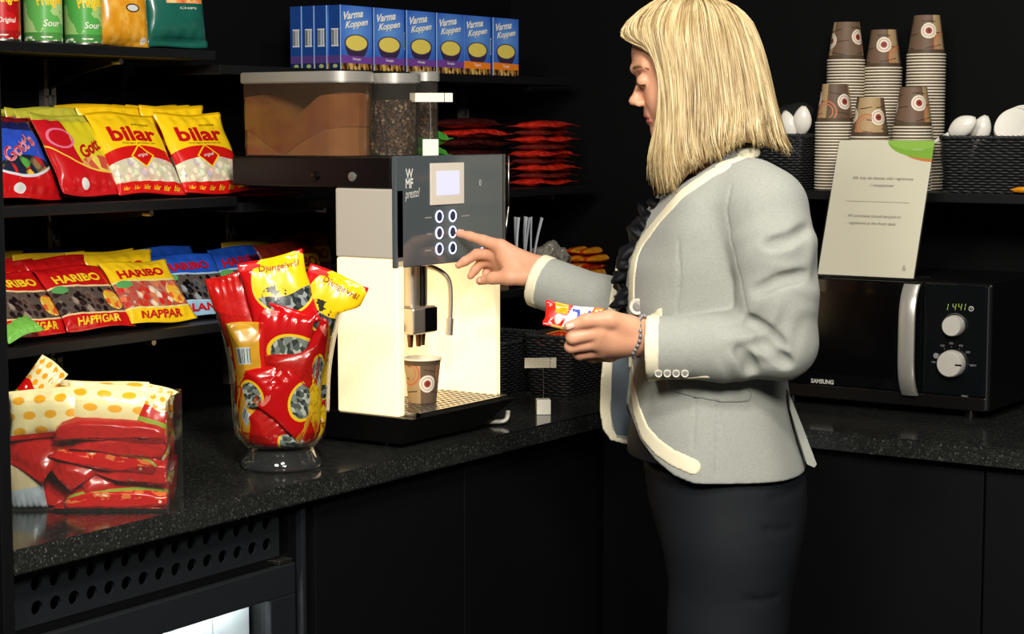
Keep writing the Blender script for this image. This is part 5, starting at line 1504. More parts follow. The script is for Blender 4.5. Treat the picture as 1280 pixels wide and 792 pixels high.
# ================================================================= distance-field modelling for the person
D0 = 3.15
FH = np.array([FWD[0], FWD[1], 0.0]); FH /= np.linalg.norm(FH)
def _o():
    r = ray(880, 300); t = D0/np.dot(r, FH); p = CAM+r*t; return np.array([p[0], p[1], 0.0])
PO = _o()
CL = np.array([np.dot(CAM-PO, RIGHT), np.dot(CAM-PO, FH), CAM[2]])
def RL(u, v):
    r = ray(u, v); return np.array([np.dot(r, RIGHT), np.dot(r, FH), r[2]])
def PW(u, v, c=0.0):
    """measured point in the person's own frame (x picture-right, y away, z up), c metres nearer than the body axis"""
    r = RL(u, v); return CL+r*((-c-CL[1])/r[1])
def to_local(p): d = np.asarray(p)-PO; return np.array([np.dot(d, RIGHT), np.dot(d, FH), d[2]])

class Field:
    def __init__(s, lo, hi, h):
        s.lo = np.array(lo, float); s.h = h
        s.n = np.ceil((np.array(hi)-s.lo)/h).astype(int)+1
        s.D = np.full(tuple(s.n), 1.0, np.float32)
        s.ax = [(s.lo[i]+h*np.arange(s.n[i])).astype(np.float32) for i in range(3)]
    def sub(s, lo, hi):
        i0 = [int(max(0, math.floor((lo[i]-s.lo[i])/s.h))) for i in range(3)]; i1 = [int(min(s.n[i], math.ceil((hi[i]-s.lo[i])/s.h)+1)) for i in range(3)]
        sl = tuple(slice(a, max(a, b)) for a, b in zip(i0, i1))
        return sl, s.ax[0][sl[0]][:, None, None], s.ax[1][sl[1]][None, :, None], s.ax[2][sl[2]][None, None, :]
    def union(s, sl, d, k=0.0):
        o = s.D[sl]
        if k > 0:
            hh = np.clip(.5+.5*(o-d)/k, 0, 1); s.D[sl] = o*(1-hh)+d*hh-k*hh*(1-hh)
        else: s.D[sl] = np.minimum(o, d)
    def cap(s, p, q, r1, r2=None, k=.01):
        r2 = r1 if r2 is None else r2; p, q = np.asarray(p, float), np.asarray(q, float); m = max(r1, r2)+k+3*s.h+.004
        sl, x, y, z = s.sub(np.minimum(p, q)-m, np.maximum(p, q)+m); s.union(sl, capd(x, y, z, p, q, r1, r2), k)
    def chain(s, P, Rr, k=.01):
        for a, b, r1, r2 in zip(P, P[1:], Rr, Rr[1:]): s.cap(a, b, r1, r2, k)
    def ell(s, c, r, k=.01, rot=None):
        c = np.asarray(c, float); r = np.asarray(r, float); m = max(r)+k+.01
        sl, x, y, z = s.sub(c-m, c+m); s.union(sl, elld(x, y, z, c, r, rot), k)
    def cut(s, c, r, k=.004):
        c = np.asarray(c, float); m = r+k+.01; sl, x, y, z = s.sub(c-m, c+m); d = -capd(x, y, z, c, c, r, r); o = s.D[sl]
        hh = np.clip(.5-.5*(o-d)/k, 0, 1); s.D[sl] = o*(1-hh)+d*hh+k*hh*(1-hh)
    def groove(s, P, r, k=.004):
        for p, q in zip(P, P[1:]):
            p, q = np.asarray(p), np.asarray(q); m = r+k+.01; sl, x, y, z = s.sub(np.minimum(p, q)-m, np.maximum(p, q)+m); d = -capd(x, y, z, p, q, r, r); o = s.D[sl]
            hh = np.clip(.5-.5*(o-d)/k, 0, 1); s.D[sl] = o*(1-hh)+d*hh+k*hh*(1-hh)
    def at(s, p):
        q = (np.asarray(p)-s.lo)/s.h; i = np.floor(q).astype(int)
        if (i < 0).any() or (i >= s.n-1).any(): return 1.0
        f = q-i; c = s.D[i[0]:i[0]+2, i[1]:i[1]+2, i[2]:i[2]+2]
        c = c[0]*(1-f[0])+c[1]*f[0]; c = c[0]*(1-f[1])+c[1]*f[1]; return float(c[0]*(1-f[2])+c[1]*f[2])
    def hit(s, u, v, c0=.34):
        """first surface point met along the line of sight through (u, v)"""
        r = RL(u, v); r = r/np.linalg.norm(r); t = (-c0-CL[1])/r[1]; p = CL+r*t; last = p
        for _ in range(1200):
            if s.at(p) < 0: return p
            p = p+r*.0008
        return None
def capd(x, y, z, p, q, r1, r2):
    d = q-p; L2 = float(d@d)
    if L2 < 1e-12: return (np.sqrt((x-p[0])**2+(y-p[1])**2+(z-p[2])**2)-r1).astype(np.float32)
    t = np.clip(((x-p[0])*d[0]+(y-p[1])*d[1]+(z-p[2])*d[2])/L2, 0, 1)
    return (np.sqrt((x-p[0]-t*d[0])**2+(y-p[1]-t*d[1])**2+(z-p[2]-t*d[2])**2)-(r1+(r2-r1)*t)).astype(np.float32)
def elld(x, y, z, c, r, rot=None):
    X, Y, Z = x-c[0], y-c[1], z-c[2]
    if rot:      # tilt in the x-z plane
        cs, sn = math.cos(rot), math.sin(rot); X, Z = X*cs+Z*sn, Z*cs-X*sn
    k0 = np.sqrt((X/r[0])**2+(Y/r[1])**2+(Z/r[2])**2); k1 = np.sqrt((X/r[0]**2)**2+(Y/r[1]**2)**2+(Z/r[2]**2)**2)
    return (k0*(k0-1)/np.maximum(k1, 1e-6)).astype(np.float32)
def nets(D, lo, h):
    """surface nets: zero level of D -> vertices, quads"""
    S = D < 0; n = D.shape
    c = np.zeros((n[0]-1, n[1]-1, n[2]-1), np.int8)
    for i in (0, 1):
        for j in (0, 1):
            for k in (0, 1): c += S[i:n[0]-1+i, j:n[1]-1+j, k:n[2]-1+k]
    act = (c > 0) & (c < 8); I = np.argwhere(act); idx = np.full(act.shape, -1, np.int32); idx[act] = np.arange(len(I))
    acc = np.zeros((len(I), 3)); cnt = np.zeros(len(I))
    cor = [(i, j, k) for i in (0, 1) for j in (0, 1) for k in (0, 1)]
    val = {q: D[I[:, 0]+q[0], I[:, 1]+q[1], I[:, 2]+q[2]].astype(float) for q in cor}
    for a in cor:
        for ax in range(3):
            if a[ax] == 0:
                b = list(a); b[ax] = 1; b = tuple(b); va, vb_ = val[a], val[b]; m = (va < 0) != (vb_ < 0)
                t = np.where(m, va/np.where(m, va-vb_, 1), 0); p = np.array(a, float)[None]+t[:, None]*np.eye(3)[ax][None]
                acc += p*m[:, None]; cnt += m
    V = lo+h*(I+acc/cnt[:, None])
    Q = []
    for ax in range(3):
        b, d = (ax+1) % 3, (ax+2) % 3
        sa = [slice(None)]*3; sb = [slice(None)]*3; sa[ax] = slice(0, -1); sb[ax] = slice(1, None)
        m = S[tuple(sa)] != S[tuple(sb)]; E_ = np.argwhere(m); ok = np.ones(len(E_), bool)
        for q in (b, d): ok &= (E_[:, q] > 0) & (E_[:, q] < n[q]-1)
        E_ = E_[ok]
        if not len(E_): continue
        def id_(db, dd): X = E_.copy(); X[:, b] += db; X[:, d] += dd; return idx[X[:, 0], X[:, 1], X[:, 2]]
        q = np.stack([id_(-1, -1), id_(0, -1), id_(0, 0), id_(-1, 0)], 1)
        fl = ~S[E_[:, 0], E_[:, 1], E_[:, 2]]; q[fl] = q[fl][:, ::-1]; Q.append(q)
    Q = np.concatenate(Q); Q = Q[(Q >= 0).all(1)]
    return V, Q
def fmesh(name, V, Q, m, parent=None, relax=1):
    V = V.copy()
    if relax:
        for _ in range(relax):
            A = np.zeros_like(V); w = np.zeros(len(V))
            for a in range(4):
                b = (a+1) % 4; np.add.at(A, Q[:, a], V[Q[:, b]]); np.add.at(w, Q[:, a], 1); np.add.at(A, Q[:, b], V[Q[:, a]]); np.add.at(w, Q[:, b], 1)
            V = .5*V+.5*A/np.maximum(w, 1)[:, None]
    me = bpy.data.meshes.new(name); me.vertices.add(len(V)); me.vertices.foreach_set('co', V.astype(np.float32).ravel())
    me.loops.add(len(Q)*4); me.loops.foreach_set('vertex_index', Q.astype(np.int32).ravel())
    me.polygons.add(len(Q)); me.polygons.foreach_set('loop_start', np.arange(len(Q), dtype=np.int32)*4); me.polygons.foreach_set('loop_total', np.full(len(Q), 4, np.int32))
    me.update(calc_edges=True); me.validate(); me.materials.append(m); shade(me, True)
    return link(bpy.data.objects.new(name, me), parent)
def loft(x, y, z, st, shrink=0.0, e=2.25):
    """upright body of elliptic sections; st rows: v, front u, back u, half width"""
    zs = np.array([PW(880, s[0])[2] for s in st]); o = np.argsort(zs)
    af = np.array([PW(s[1], s[0])[0] for s in st])[o]; ab_ = np.array([PW(s[2], s[0])[0] for s in st])[o]; hw = np.array([s[3] for s in st])[o]; zs = zs[o]
    zz = z.ravel(); f = np.interp(zz, zs, af); b = np.interp(zz, zs, ab_); w = np.interp(zz, zs, hw)
    ker = np.exp(-np.linspace(-2, 2, 15)**2); ker /= ker.sum()
    sm_ = lambda q: np.convolve(np.pad(q, 7, mode='edge'), ker, 'valid'); f, b, w = sm_(f), sm_(b), sm_(w)
    ac, ra, rc = ((f+b)/2)[None, None], ((b-f)/2-shrink)[None, None], (w-shrink)[None, None]
    q = (np.abs((x-ac)/ra)**e+np.abs(y/rc)**e)**(1/e)
    return ((q-1)*np.minimum(ra, rc)*.9).astype(np.float32)

M_skin = mat('skin', rough=.45, spec=.4, sss=.12, fn=lambda g: g.mix(g.noise(g.vec(*g.obj()), 30.0, 3), (216, 154, 120), (229, 172, 139)))
M_jacket = mat('light_grey_wool', rough=.85, spec=.15, sheen=.15, fn=lambda g: g.mix(g.noise(g.vec(*g.obj()), 260.0, 2), (147, 150, 143), (169, 171, 163)),
               bump=lambda g: (g.obj()[0]*2600).sin()*(g.obj()[2]*2600).sin(), bump_str=.15, bump_dist=.0008)
M_trim = mat('cream_band', (234, 226, 196), .7, spec=.2)
M_lining = mat('blue_grey_lining', (92, 102, 110), .6)
M_topf = mat('black_blouse', (12, 13, 18), .6, spec=.3)
M_trs = mat('charcoal_trousers', rough=.75, spec=.25, fn=lambda g: g.mix(g.noise(g.vec(*g.obj()), 200.0, 2), (19, 22, 26), (26, 29, 34)))
M_hair = mat('blond_hair', rough=.42, spec=.45, aniso=.5, fn=lambda g: (lambda u, v: g.ramp(g.noise(g.vec(u*40.0, v*.7), 5.0, 3), [(.28, (104, 80, 50)), (.42, (162, 136, 92)), (.54, (202, 180, 132)), (.72, (234, 220, 182))], False))(*g.uv()))

PERS = (float(PO[0]), float(PO[1]), 0.0)
# ---------------------------------------------------------------- body: head, neck, torso core, arms and hands in one skin
B = Field((-.50, -.27, .60), (.17, .47, 1.725), .0025)
TORSO = [(188, 868, 930, .055), (200, 858, 940, .075), (212, 848, 950, .118), (225, 838, 958, .150), (245, 822, 968, .172), (280, 800, 978, .178), (330, 782, 985, .178), (380, 782, 985, .170), (430, 788, 982, .160), (480, 786, 984, .164), (530, 780, 993, .177), (570, 776, 1003, .186), (605, 774, 1011, .19)]
sl, x, y, z = B.sub((-.2, -.22, .62), (.17, .22, PW(880, 205)[2]))
B.union(sl, loft(x, y, z, TORSO[:-2]+[(570, 800, 985, .165), (620, 838, 970, .15), (700, 860, 962, .14), (800, 872, 950, .13)], .030), 0)
# neck and head
B.cap(PW(872, 165), PW(890, 222), .050, .060, .03)
B.ell(PW(872, 72), (.090, .071, .094), .02)
B.ell(PW(838, 66), (.064, .060, .062), .03)
B.ell(PW(843, 112), (.047, .057, .080), .03, rot=-.18)
for sg_ in (1, -1):
    B.ell(PW(831, 122, .030*sg_), (.026, .024, .030), .02)
    B.cap(PW(834, 163, .004*sg_), PW(872, 146, .052*sg_), .015, .018, .02)
    B.cap(PW(793.5, 86, .004*sg_), PW(806, 82, .040*sg_), .0072, .007, .008)
    B.ell(PW(872, 112, .073*sg_), (.016, .006, .030), .006)
B.ell(PW(829, 166), (.016, .018, .015), .016)
B.cap(PW(803, 97), PW(795, 124), .0058, .0085, .009)
B.ell(PW(792.0, 126.5), (.0082, .0085, .0072), .006)
for sg_ in (1, -1):
    B.ell(PW(799, 129.5, .0095*sg_), (.0075, .0055, .0058), .006)
    B.cut(PW(795, 101, .025*sg_), .0095, .012)
    B.ell(PW(804.5, 101, .029*sg_), (.0118, .0118, .0112), .004)
    B.cut(PW(797, 132.5, .0055*sg_), .0022, .002)
B.ell(PW(814, 139), (.011, .020, .010), .010)
B.cap(PW(812, 144.2, -.017), PW(812, 144.2, .017), .0046, .0046, .006); B.ell(PW(810, 144.0), (.0056, .014, .0048), .005)
B.cap(PW(815, 151.4, -.016), PW(815, 151.4, .016), .0050, .0050, .006); B.ell(PW(813, 151.2), (.0054, .012, .0052), .005)
B.groove([PW(811, 147.8, -.022), PW(808.0, 147.8, 0), PW(811, 147.8, .022)], .0012, .002)
# near arm (holding) and far arm (pressing)
NEAR = [PW(948, 245, .150), PW(968, 335, .195), PW(972, 425, .195), PW(890, 434, .188), PW(806, 421, .170)]
B.chain(NEAR, [.040, .040, .036, .034, .0245], .02)
tip = to_local(on_x(573.5, 291.8, .4612)); ct = -tip[1]
FAR = [PW(905, 250, -.165), PW(880, 345, -.20), PW(842, 418, -.23), PW(760, 382, ct+.13), PW(681, 342, ct+.070)]
B.chain(FAR, [.040, .040, .036, .033, .0235], .02)
# near hand, back towards us, thumb above
W = PW(800, 420, .170)
mcp = [PW(752, 414, .198), PW(748, 427, .190), PW(753, 437, .176), PW(763, 443, .160)]
for q, r in zip(mcp, (.0150, .0150, .0138, .0125)): B.cap(PW(790, 420, .172), q, .021, r, .016)
B.cap(PW(803, 421, .17), PW(770, 424, .180), .024, .022, .015)
fing = [([(752, 414, .198), (716, 422, .203), (717, 413, .180), (733, 404, .1685)], (.0130, .0108, .0088, .0078)),
        ([(748, 427, .190), (714, 433, .190), (719, 424, .166), (736, 414, .158)], (.0130, .0108, .0090, .0078)),
        ([(753, 437, .176), (724, 442, .172), (728, 432, .150), (745, 423, .146)], (.0122, .0102, .0086, .0074)),
        ([(763, 443, .160), (740, 446, .154), (744, 437, .136), (758, 430, .134)], (.0110, .0092, .0078, .0068))]
for P, Rr in fing: B.chain([PW(*p) for p in P], Rr, .0035)
B.chain([PW(788, 408, .186), PW(762, 399, .204), PW(733, 400.5, .2085), PW(711, 408.0, .2075)], (.0185, .0142, .0108, .0085), .007)
B.ell(PW(779, 410, .192), (.024, .012, .012), .012)
# far hand, palm down, index finger on the button
H = lambda u, v, dc=0.0: PW(u, v, ct+.070*np.clip((u-571)/110, 0, 1.1)+dc)
W2 = H(681, 342)
mc = [H(626, 308), H(618, 317, -.014), H(616, 326, -.029), H(620, 333, -.044)]
for q, r in zip(mc, (.0140, .0135, .0122, .0110)): B.cap(H(672, 338, -.012), q, .0205, r, .014)
B.cap(H(684, 342, -.006), H(650, 331, -.012), .0225, .021, .012)
B.chain([H(626, 308), H(604, 300.2), H(587, 294.8), tip], (.0130, .0100, .0086, .0068), .004)
B.chain([H(618, 317, -.014), H(596, 317.5, -.008), H(581, 326.5, -.001), H(573, 331.5, .004)], (.0125, .0100, .0086, .0066), .004)
B.chain([H(616, 326, -.029), H(602, 328, -.028), H(593.5, 337.5, -.022), H(588, 345, -.016)], (.0115, .0095, .0082, .0066), .004)
B.chain([H(620, 333, -.044), H(611, 335, -.045), H(608, 341, -.040), H(606, 346, -.035)], (.0105, .0085, .0076, .0062), .004)
B.chain([H(664, 346, .012), H(637, 346.5, .024), H(616, 347.5, .024), H(600, 350.8, .018)], (.0175, .0140, .0108, .0082), .006)
B.cap(H(640, 338, .012), H(630, 322, .004), .0125, .0115, .014)
V, Q = nets(B.D, B.lo, B.h)
person = fmesh('person', V, Q, M_skin, None, 1)
person.location = PERS; person.rotation_euler = (0, 0, YAW)
tag(person, 'woman with blond bob in grey blazer, pressing a coffee machine button and holding a bar', 'person')
def shell(name, F, P, rad, infl, m, parent, relax=1, flat=None):
    """band: the part of a slightly swollen surface that lies near a path"""
    P = [np.asarray(p) for p in P if p is not None]
    lo = np.min(P, 0)-rad-.012; hi = np.max(P, 0)+rad+.012
    sl, x, y, z = F.sub(lo, hi); d = None
    for p, q in zip(P, P[1:]):
        e = capd(x, y, z, p, q, rad, rad); d = e if d is None else np.minimum(d, e)
    E_ = np.maximum(np.maximum(F.D[sl]-infl, d), -(F.D[sl]+.004))
    E_ = np.pad(E_, 1, constant_values=1.0); lo2 = np.array([F.ax[i][sl[i].start] for i in range(3)])-F.h
    V, Q = nets(E_, lo2, F.h); return fmesh(name, V, Q, m, parent, relax)
# lips, brow, lashes, nails
M_lip = mat('lips', (206, 120, 108), .4)
shell('lips', B, [PW(812, 145.2, -.019), PW(808, 144.2, 0), PW(812, 145.2, .019)], .0052, .0008, M_lip, person)
shell('lips', B, [PW(815, 150.4, -.019), PW(810.5, 151.4, 0), PW(815, 150.4, .019)], .0056, .0008, M_lip, person)
for sg_ in (1, -1):
    MB().tube(catmull([PW(791.5, 86.5, .012*sg_), PW(793.5, 83.5, .024*sg_), PW(801, 82.5, .040*sg_), PW(811, 86, .050*sg_)], 14), [.0012]*3+[.0022]*8+[.001]*3, 6).build('eyebrow', mat('brow_hair', (150, 112, 70), .6), person)
    MB().tube(catmull([PW(796.5, 103.5, .020*sg_), PW(795.5, 105.5, .029*sg_), PW(800.5, 106.5, .037*sg_), PW(807, 106, .042*sg_)], 12), .0011, 6).build('eyelashes', mat('lash', (54, 38, 32), .6), person)
M_nail = mat('nail', (236, 184, 164), .25)
def nail(p, nrm, d, w, l):
    nrm = np.array(nrm, float); nrm /= np.linalg.norm(nrm); d = np.array(d, float); d -= nrm*(d@nrm); d /= np.linalg.norm(d); s_ = np.cross(nrm, d); V, Fc = [], []
    for j in range(6):
        for i in range(7):
            a = (i/6-.5)*2; b = (j/5-.5)*2; rr_ = math.sqrt(max(0, 1-.25*b**4)); V.append(p+s_*a*w*rr_+d*b*l-nrm*(.35*w*a*a)+nrm*.0002)
    for j in range(5):
        for i in range(6): q = j*7+i; Fc.append((q, q+1, q+8, q+7))
    o = from_arrays('nail', V, Fc, M_nail, person); md = o.modifiers.new('t', 'SOLIDIFY'); md.thickness = .0005
nail(PW(712.5, 407.0, .2163), (-.1, -1, .25), PW(711, 408, .2)-PW(733, 400.5, .2), .0052, .0068)
nail(H(602, 349.6, .0268), (-.05, -1, .35), H(600, 350.8)-H(616, 347.5), .0050, .0064)
nail(tip+np.array([.004, .0, .0070]), (.1, -.2, 1), (-1, 0, .2), .0042, .0058)

# ---------------------------------------------------------------- black blouse (top) with ruffles
T_ = Field((-.19, -.22, .95), (.16, .22, 1.50), .005)
sl, x, y, z = T_.sub((-.19, -.22, .95), (.16, .22, PW(880, 214)[2]))
T_.union(sl, np.maximum(loft(x, y, z, TORSO, .010), z-np.float32(PW(880, 216)[2])), 0)
ruf = [(838, 238), (828, 255), (812, 268), (806, 283), (796, 294), (794, 308), (786, 318), (786, 332), (782, 345), (783, 362), (780, 378)]
rg = np.random.default_rng(3)
for i, (u, v) in enumerate(ruf):
    for c in (-.035, -.005, .025):
        T_.ell(PW(u+rg.uniform(-5, 5), v+rg.uniform(-3, 3), c+rg.uniform(-.01, .01)), (.024, .020, .008), .006, rot=rg.uniform(-1.2, 1.2))
V, Q = nets(T_.D, T_.lo, T_.h); fmesh('blouse', V, Q, M_topf, person, 1)

# ---------------------------------------------------------------- blazer
J = Field((-.36, -.30, .88), (.20, .45, 1.53), .003)
EDGE = [(196, 906), (205, 892), (222, 862), (240, 837), (270, 811), (300, 793.5), (320, 787), (345, 783.5), (383, 782.5), (430, 782), (480, 783.5), (515, 788), (545, 799), (565, 815), (580, 836), (590, 866), (600, 900)]
ez_ = np.array([PW(880, v, .06)[2] for v, u in EDGE])[::-1]; ea_ = np.array([PW(u, v, .06)[0] for v, u in EDGE])[::-1]
sl, x, y, z = J.sub((-.22, -.24, .885), (.2, .24, PW(880, 186)[2]+.01))
d = loft(x, y, z, TORSO, 0.0)
r8 = np.random.default_rng(12)
for _ in range(9):      # soft undulation of the cloth
    kx, ky, kz = r8.normal(size=3)*np.array([26, 20, 20]); d = d+.0009*np.sin(x*kx+y*ky+z*kz+r8.uniform(0, 6)).astype(np.float32)
zt_ = PW(880, 190)[2]
edge = np.interp(z.ravel(), ez_, ea_).astype(np.float32)[None, None]
d = np.maximum(d, edge-x)
hem = PW(900, 595.5, .12)[2]; d = np.maximum(d, hem+.010*(np.abs(y+.0)/.18)**2*0-z)
# opening below the button: hollow between the two fronts
zb = PW(880, 392)[2]
wedge = np.maximum(np.maximum(np.abs(y-.02)-.040, x-(edge+.055)), z-np.float32(zb)); d = np.maximum(d, -wedge)
# neck opening
neck = capd(x, y, z, PW(868, 178), PW(892, 224), .052, .060); d = np.maximum(d, -neck); d = np.maximum(d, z-(np.float32(PW(880, 186)[2])+0*x))
J.union(sl, d.astype(np.float32), 0)
# far front, hanging open: a shaped flap
FL = [(318, 780), (332, 771), (370, 764), (420, 757.5), (480, 752), (515, 751), (538, 755), (552, 765), (560, 790)]
fz = np.array([PW(880, v, -.055)[2] for v, u in FL])[::-1]; fa = np.array([PW(u, v, -.055)[0] for v, u in FL])[::-1]
sl, x, y, z = J.sub((-.2, .02, PW(880, 566)[2]), (.03, .14, PW(880, 296)[2]))
fe = np.interp(z.ravel(), fz, fa).astype(np.float32)[None, None]
yc_f = .066+.10*(x-np.float32(PW(790, 450)[0]))*-1*0+.35*(x-np.float32(PW(752, 450)[0]))
fl = np.maximum(np.maximum(np.abs(y-yc_f)-.0035, fe-x), x-np.float32(PW(815, 450)[0])); fl = np.maximum(fl, np.maximum(z-np.float32(PW(880, 318)[2]), np.float32(fz[0]+.002)-z))
J.union(sl, fl.astype(np.float32), .004)
# sleeves
def sleeve(P, Rr, cutp, cutn, folds, pad=.02):
    P = [np.asarray(p) for p in P]; lo = np.min(P, 0)-.085; hi = np.max(P, 0)+.085
    sl, x, y, z = J.sub(lo, hi); d = np.full(np.broadcast(x, y, z).shape, 1.0, np.float32)
    for a, b, r1, r2 in zip(P, P[1:], Rr, Rr[1:]):
        e = capd(x, y, z, a, b, r1, r2); k = .022; hh = np.clip(.5+.5*(d-e)/k, 0, 1); d = d*(1-hh)+e*hh-k*hh*(1-hh)
    for (c, n_, amp, lam, wd) in folds:     # ring-like folds across a joint
        c = np.asarray(c); n_ = np.asarray(n_, float); n_ /= np.linalg.norm(n_)
        s_ = (x-c[0])*n_[0]+(y-c[1])*n_[1]+(z-c[2])*n_[2]; rr_ = (x-c[0])**2+(y-c[1])**2+(z-c[2])**2
        d = d+amp*np.sin(s_*6.283/lam+2.5*np.sin((x+z)*38+y*20))*np.exp(-rr_/wd**2)
    cutn = np.asarray(cutn, float); cutn /= np.linalg.norm(cutn); pl_ = (x-cutp[0])*cutn[0]+(y-cutp[1])*cutn[1]+(z-cutp[2])*cutn[2]
    inner = np.full_like(d, 1.0)
    for a, b, r1, r2 in zip(P[-2:], P[-1:], Rr[-2:], Rr[-1:]): inner = np.minimum(inner, capd(x, y, z, a, b, r1-.007, r2-.007))
    d = np.maximum(d, pl_); d = np.maximum(d, -np.maximum(inner, -(pl_+.06)))
    J.union(sl, d.astype(np.float32), .009)
for a_, b_, r1_, r2_ in ((PW(925, 236, .120), PW(956, 262, .160), .050, .058), (PW(956, 262, .160), PW(962, 300, .178), .058, .058)): J.cap(a_, b_, r1_, r2_, .035)
NS = [PW(940, 240, .140), PW(958, 262, .166), PW(967, 312, .188), PW(972, 372, .196), PW(975, 428, .196), PW(905, 434, .192), PW(795, 434, .172)]
sleeve(NS, [.054, .060, .0640, .0600, .0555, .0510, .0500], PW(809, 434, .175), PW(809, 434, .172)-PW(905, 434, .19),
       [(PW(950, 412, .24), (.6, 0, -.8), .0034, .036, .050), (PW(1000, 330, .22), (.35, 0, -.9), .0022, .046, .055), (PW(925, 300, .20), (.9, 0, -.4), .0020, .042, .05), (PW(940, 452, .22), (1, 0, .6), .0026, .040, .045)])
FS = [PW(900, 250, -.150), PW(876, 345, -.20), PW(842, 415, -.23), PW(760, 383, ct+.132), PW(664, 347, ct+.066)]
sleeve(FS, [.054, .056, .053, .050, .0475], PW(672, 351, ct+.070), PW(672, 351, ct+.07)-PW(760, 383, ct+.132), [(PW(770, 375, ct+.17), (.6, 0, -.8), .002, .03, .05)])
# folded collar at the nape
J.cap(PW(905, 199, .075), PW(938, 190, .055), .013, .013, .012); J.cap(PW(938, 190, .055), PW(945, 188, -.05), .013, .013, .012)
# armhole seam, dart and waist seams
def hits(F, P, n=14):
    P = np.array(P, float); t = np.linspace(0, len(P)-1, n); i = np.minimum(t.astype(int), len(P)-2); f = (t-i)[:, None]; q = P[i]*(1-f)+P[i+1]*f
    return [h for h in (F.hit(*a) for a in q) if h is not None]
for P in ([(914, 232), (908, 262), (914, 300), (926, 350), (934, 392)], [(848, 300), (850, 350), (846, 392)], [(897, 500), (897, 548), (896, 594)], [(868, 478), (868, 520), (866, 560)]):
    J.groove(hits(J, P), .0016, .003)
for P in ([(936, 400), (955, 411), (978, 432)], [(924, 438), (936, 452), (940, 464)], [(1006, 343), (975, 350), (945, 364)], [(1010, 286), (985, 300), (960, 306)], [(950, 425), (972, 446), (985, 455)]):
    h_ = hits(J, P, 12); J.groove([q-np.array([0, .001, 0])*0 for q in h_], .0036, .014)
blz = None
V, Q = nets(J.D, J.lo, J.h); blz = fmesh('blazer', V, Q, M_jacket, person, 1)
# cream bands
near_edge = [(905, 209), (893, 214), (878, 224), (852, 242.5), (825, 272), (803, 301), (793.5, 321), (790, 346), (789.5, 383), (789, 430), (790.5, 480), (796, 513), (806.5, 541), (822, 558.5), (840, 571.5), (866, 583)]
shell('front_band', J, hits(J, near_edge, 60), .0135, .0016, M_trim, blz)
shell('collar_band', J, hits(J, [(901, 205), (922, 199), (945, 189)], 16), .0115, .0016, M_trim, blz)
far_edge = [PW(u+4.5, v, -.062) for v, u in FL if v > 325][:-1]+[PW(770, 555, -.066), PW(785, 557.5, -.07)]
shell('far_front_band', J, far_edge, .0140, .0014, M_trim, blz)
def cuff(name, P, Rr, cp, cn, w):
    P = [np.asarray(p) for p in P]; cn = np.asarray(cn, float); cn /= np.linalg.norm(cn); cp = np.asarray(cp)
    lo = cp-.085; hi = cp+.085; sl, x, y, z = J.sub(lo, hi); pl_ = (x-cp[0])*cn[0]+(y-cp[1])*cn[1]+(z-cp[2])*cn[2]
    axd = capd(x, y, z, P[0], P[1], Rr+.022, Rr+.022)
    E_ = np.maximum.reduce([J.D[sl]-.0013, np.abs(pl_+w/2-.0006)-w/2, axd, -(J.D[sl]+.005)]); E_ = np.pad(E_, 1, constant_values=1.0)
    V, Q = nets(E_, np.array([J.ax[i][sl[i].start] for i in range(3)])-J.h, J.h); return fmesh(name, V, Q, M_trim, blz, 1)
cuff('cuff_band', NS[-2:], .050, PW(809, 434, .175), PW(809, 434, .172)-PW(905, 434, .19), .0225)
cuff('cuff_band', FS[-2:], .0475, PW(672, 351, ct+.070), PW(672, 351, ct+.07)-PW(760, 383, ct+.132), .0210)
shell('cuff_band', J, hits(J, [(812, 474), (835, 473), (862, 472.5), (884, 471)], 18), .0050, .0012, M_trim, blz)
# inside of the far front
lin_pts = [(776, 325), (771, 370), (768, 420), (765, 480), (764, 520), (770, 544), (792, 548), (800, 500), (800, 420), (797, 350)]
Lp = [PW(u, v, -.056) for u, v in lin_pts]; Lp = [np.array([p[0], .066+.35*(p[0]-PW(752, 450)[0])-.0052, p[2]]) for p in Lp]
L2 = [p+np.array([0, .001, 0]) for p in Lp]; n_ = len(Lp)
from_arrays('lining', Lp+L2, [tuple(range(n_)), tuple(range(2*n_-1, n_-1, -1))]+[(i, n_+i, n_+(i+1) % n_, (i+1) % n_) for i in range(n_)], M_lining, blz, False)
# buttons
M_btn2 = mat('horn_button', (150, 148, 142), .3); M_btnr = mat('button_rim', (226, 222, 206), .35)
hb = J.hit(797, 383)
def button(u, v, r, parent):
    p = J.hit(u, v)
    if p is None: return
    n_ = np.array([J.at(p+e*.004)-J.at(p-e*.004) for e in np.eye(3)]); n_ /= np.linalg.norm(n_)+1e-9
    n_ = n_+np.array([0, -1.6, 0]); n_ /= np.linalg.norm(n_)
    mx = Matrix.Translation(Vector(p+n_*.0022)) @ Vector(n_).to_track_quat('Z', 'Y').to_matrix().to_4x4()
    b = lathe('button', [(0, .0), (r, 0), (r*1.02, .0016), (r*.92, .0030), (r*.72, .0026), (r*.62, .0016), (0, .0016)], M_btnr, parent, 28, mx)
    lathe('button_face', [(0, .0017), (r*.6, .0017), (r*.5, .0028), (r*.2, .0030), (r*.18, .0022), (0, .0022)], M_btn2, b, 24, mx)
button(797.5, 383, .0135, blz)
for u in (823, 834, 845, 856): button(u, 465.5, .0062, blz)
# pocket flap
pk = hits(J, [(840, 478), (870, 486), (905, 492), (932, 491)], 16)
shell('pocket_flap', J, [p+np.array([0, 0, -.004]) for p in pk], .0105, .0022, M_jacket, blz)
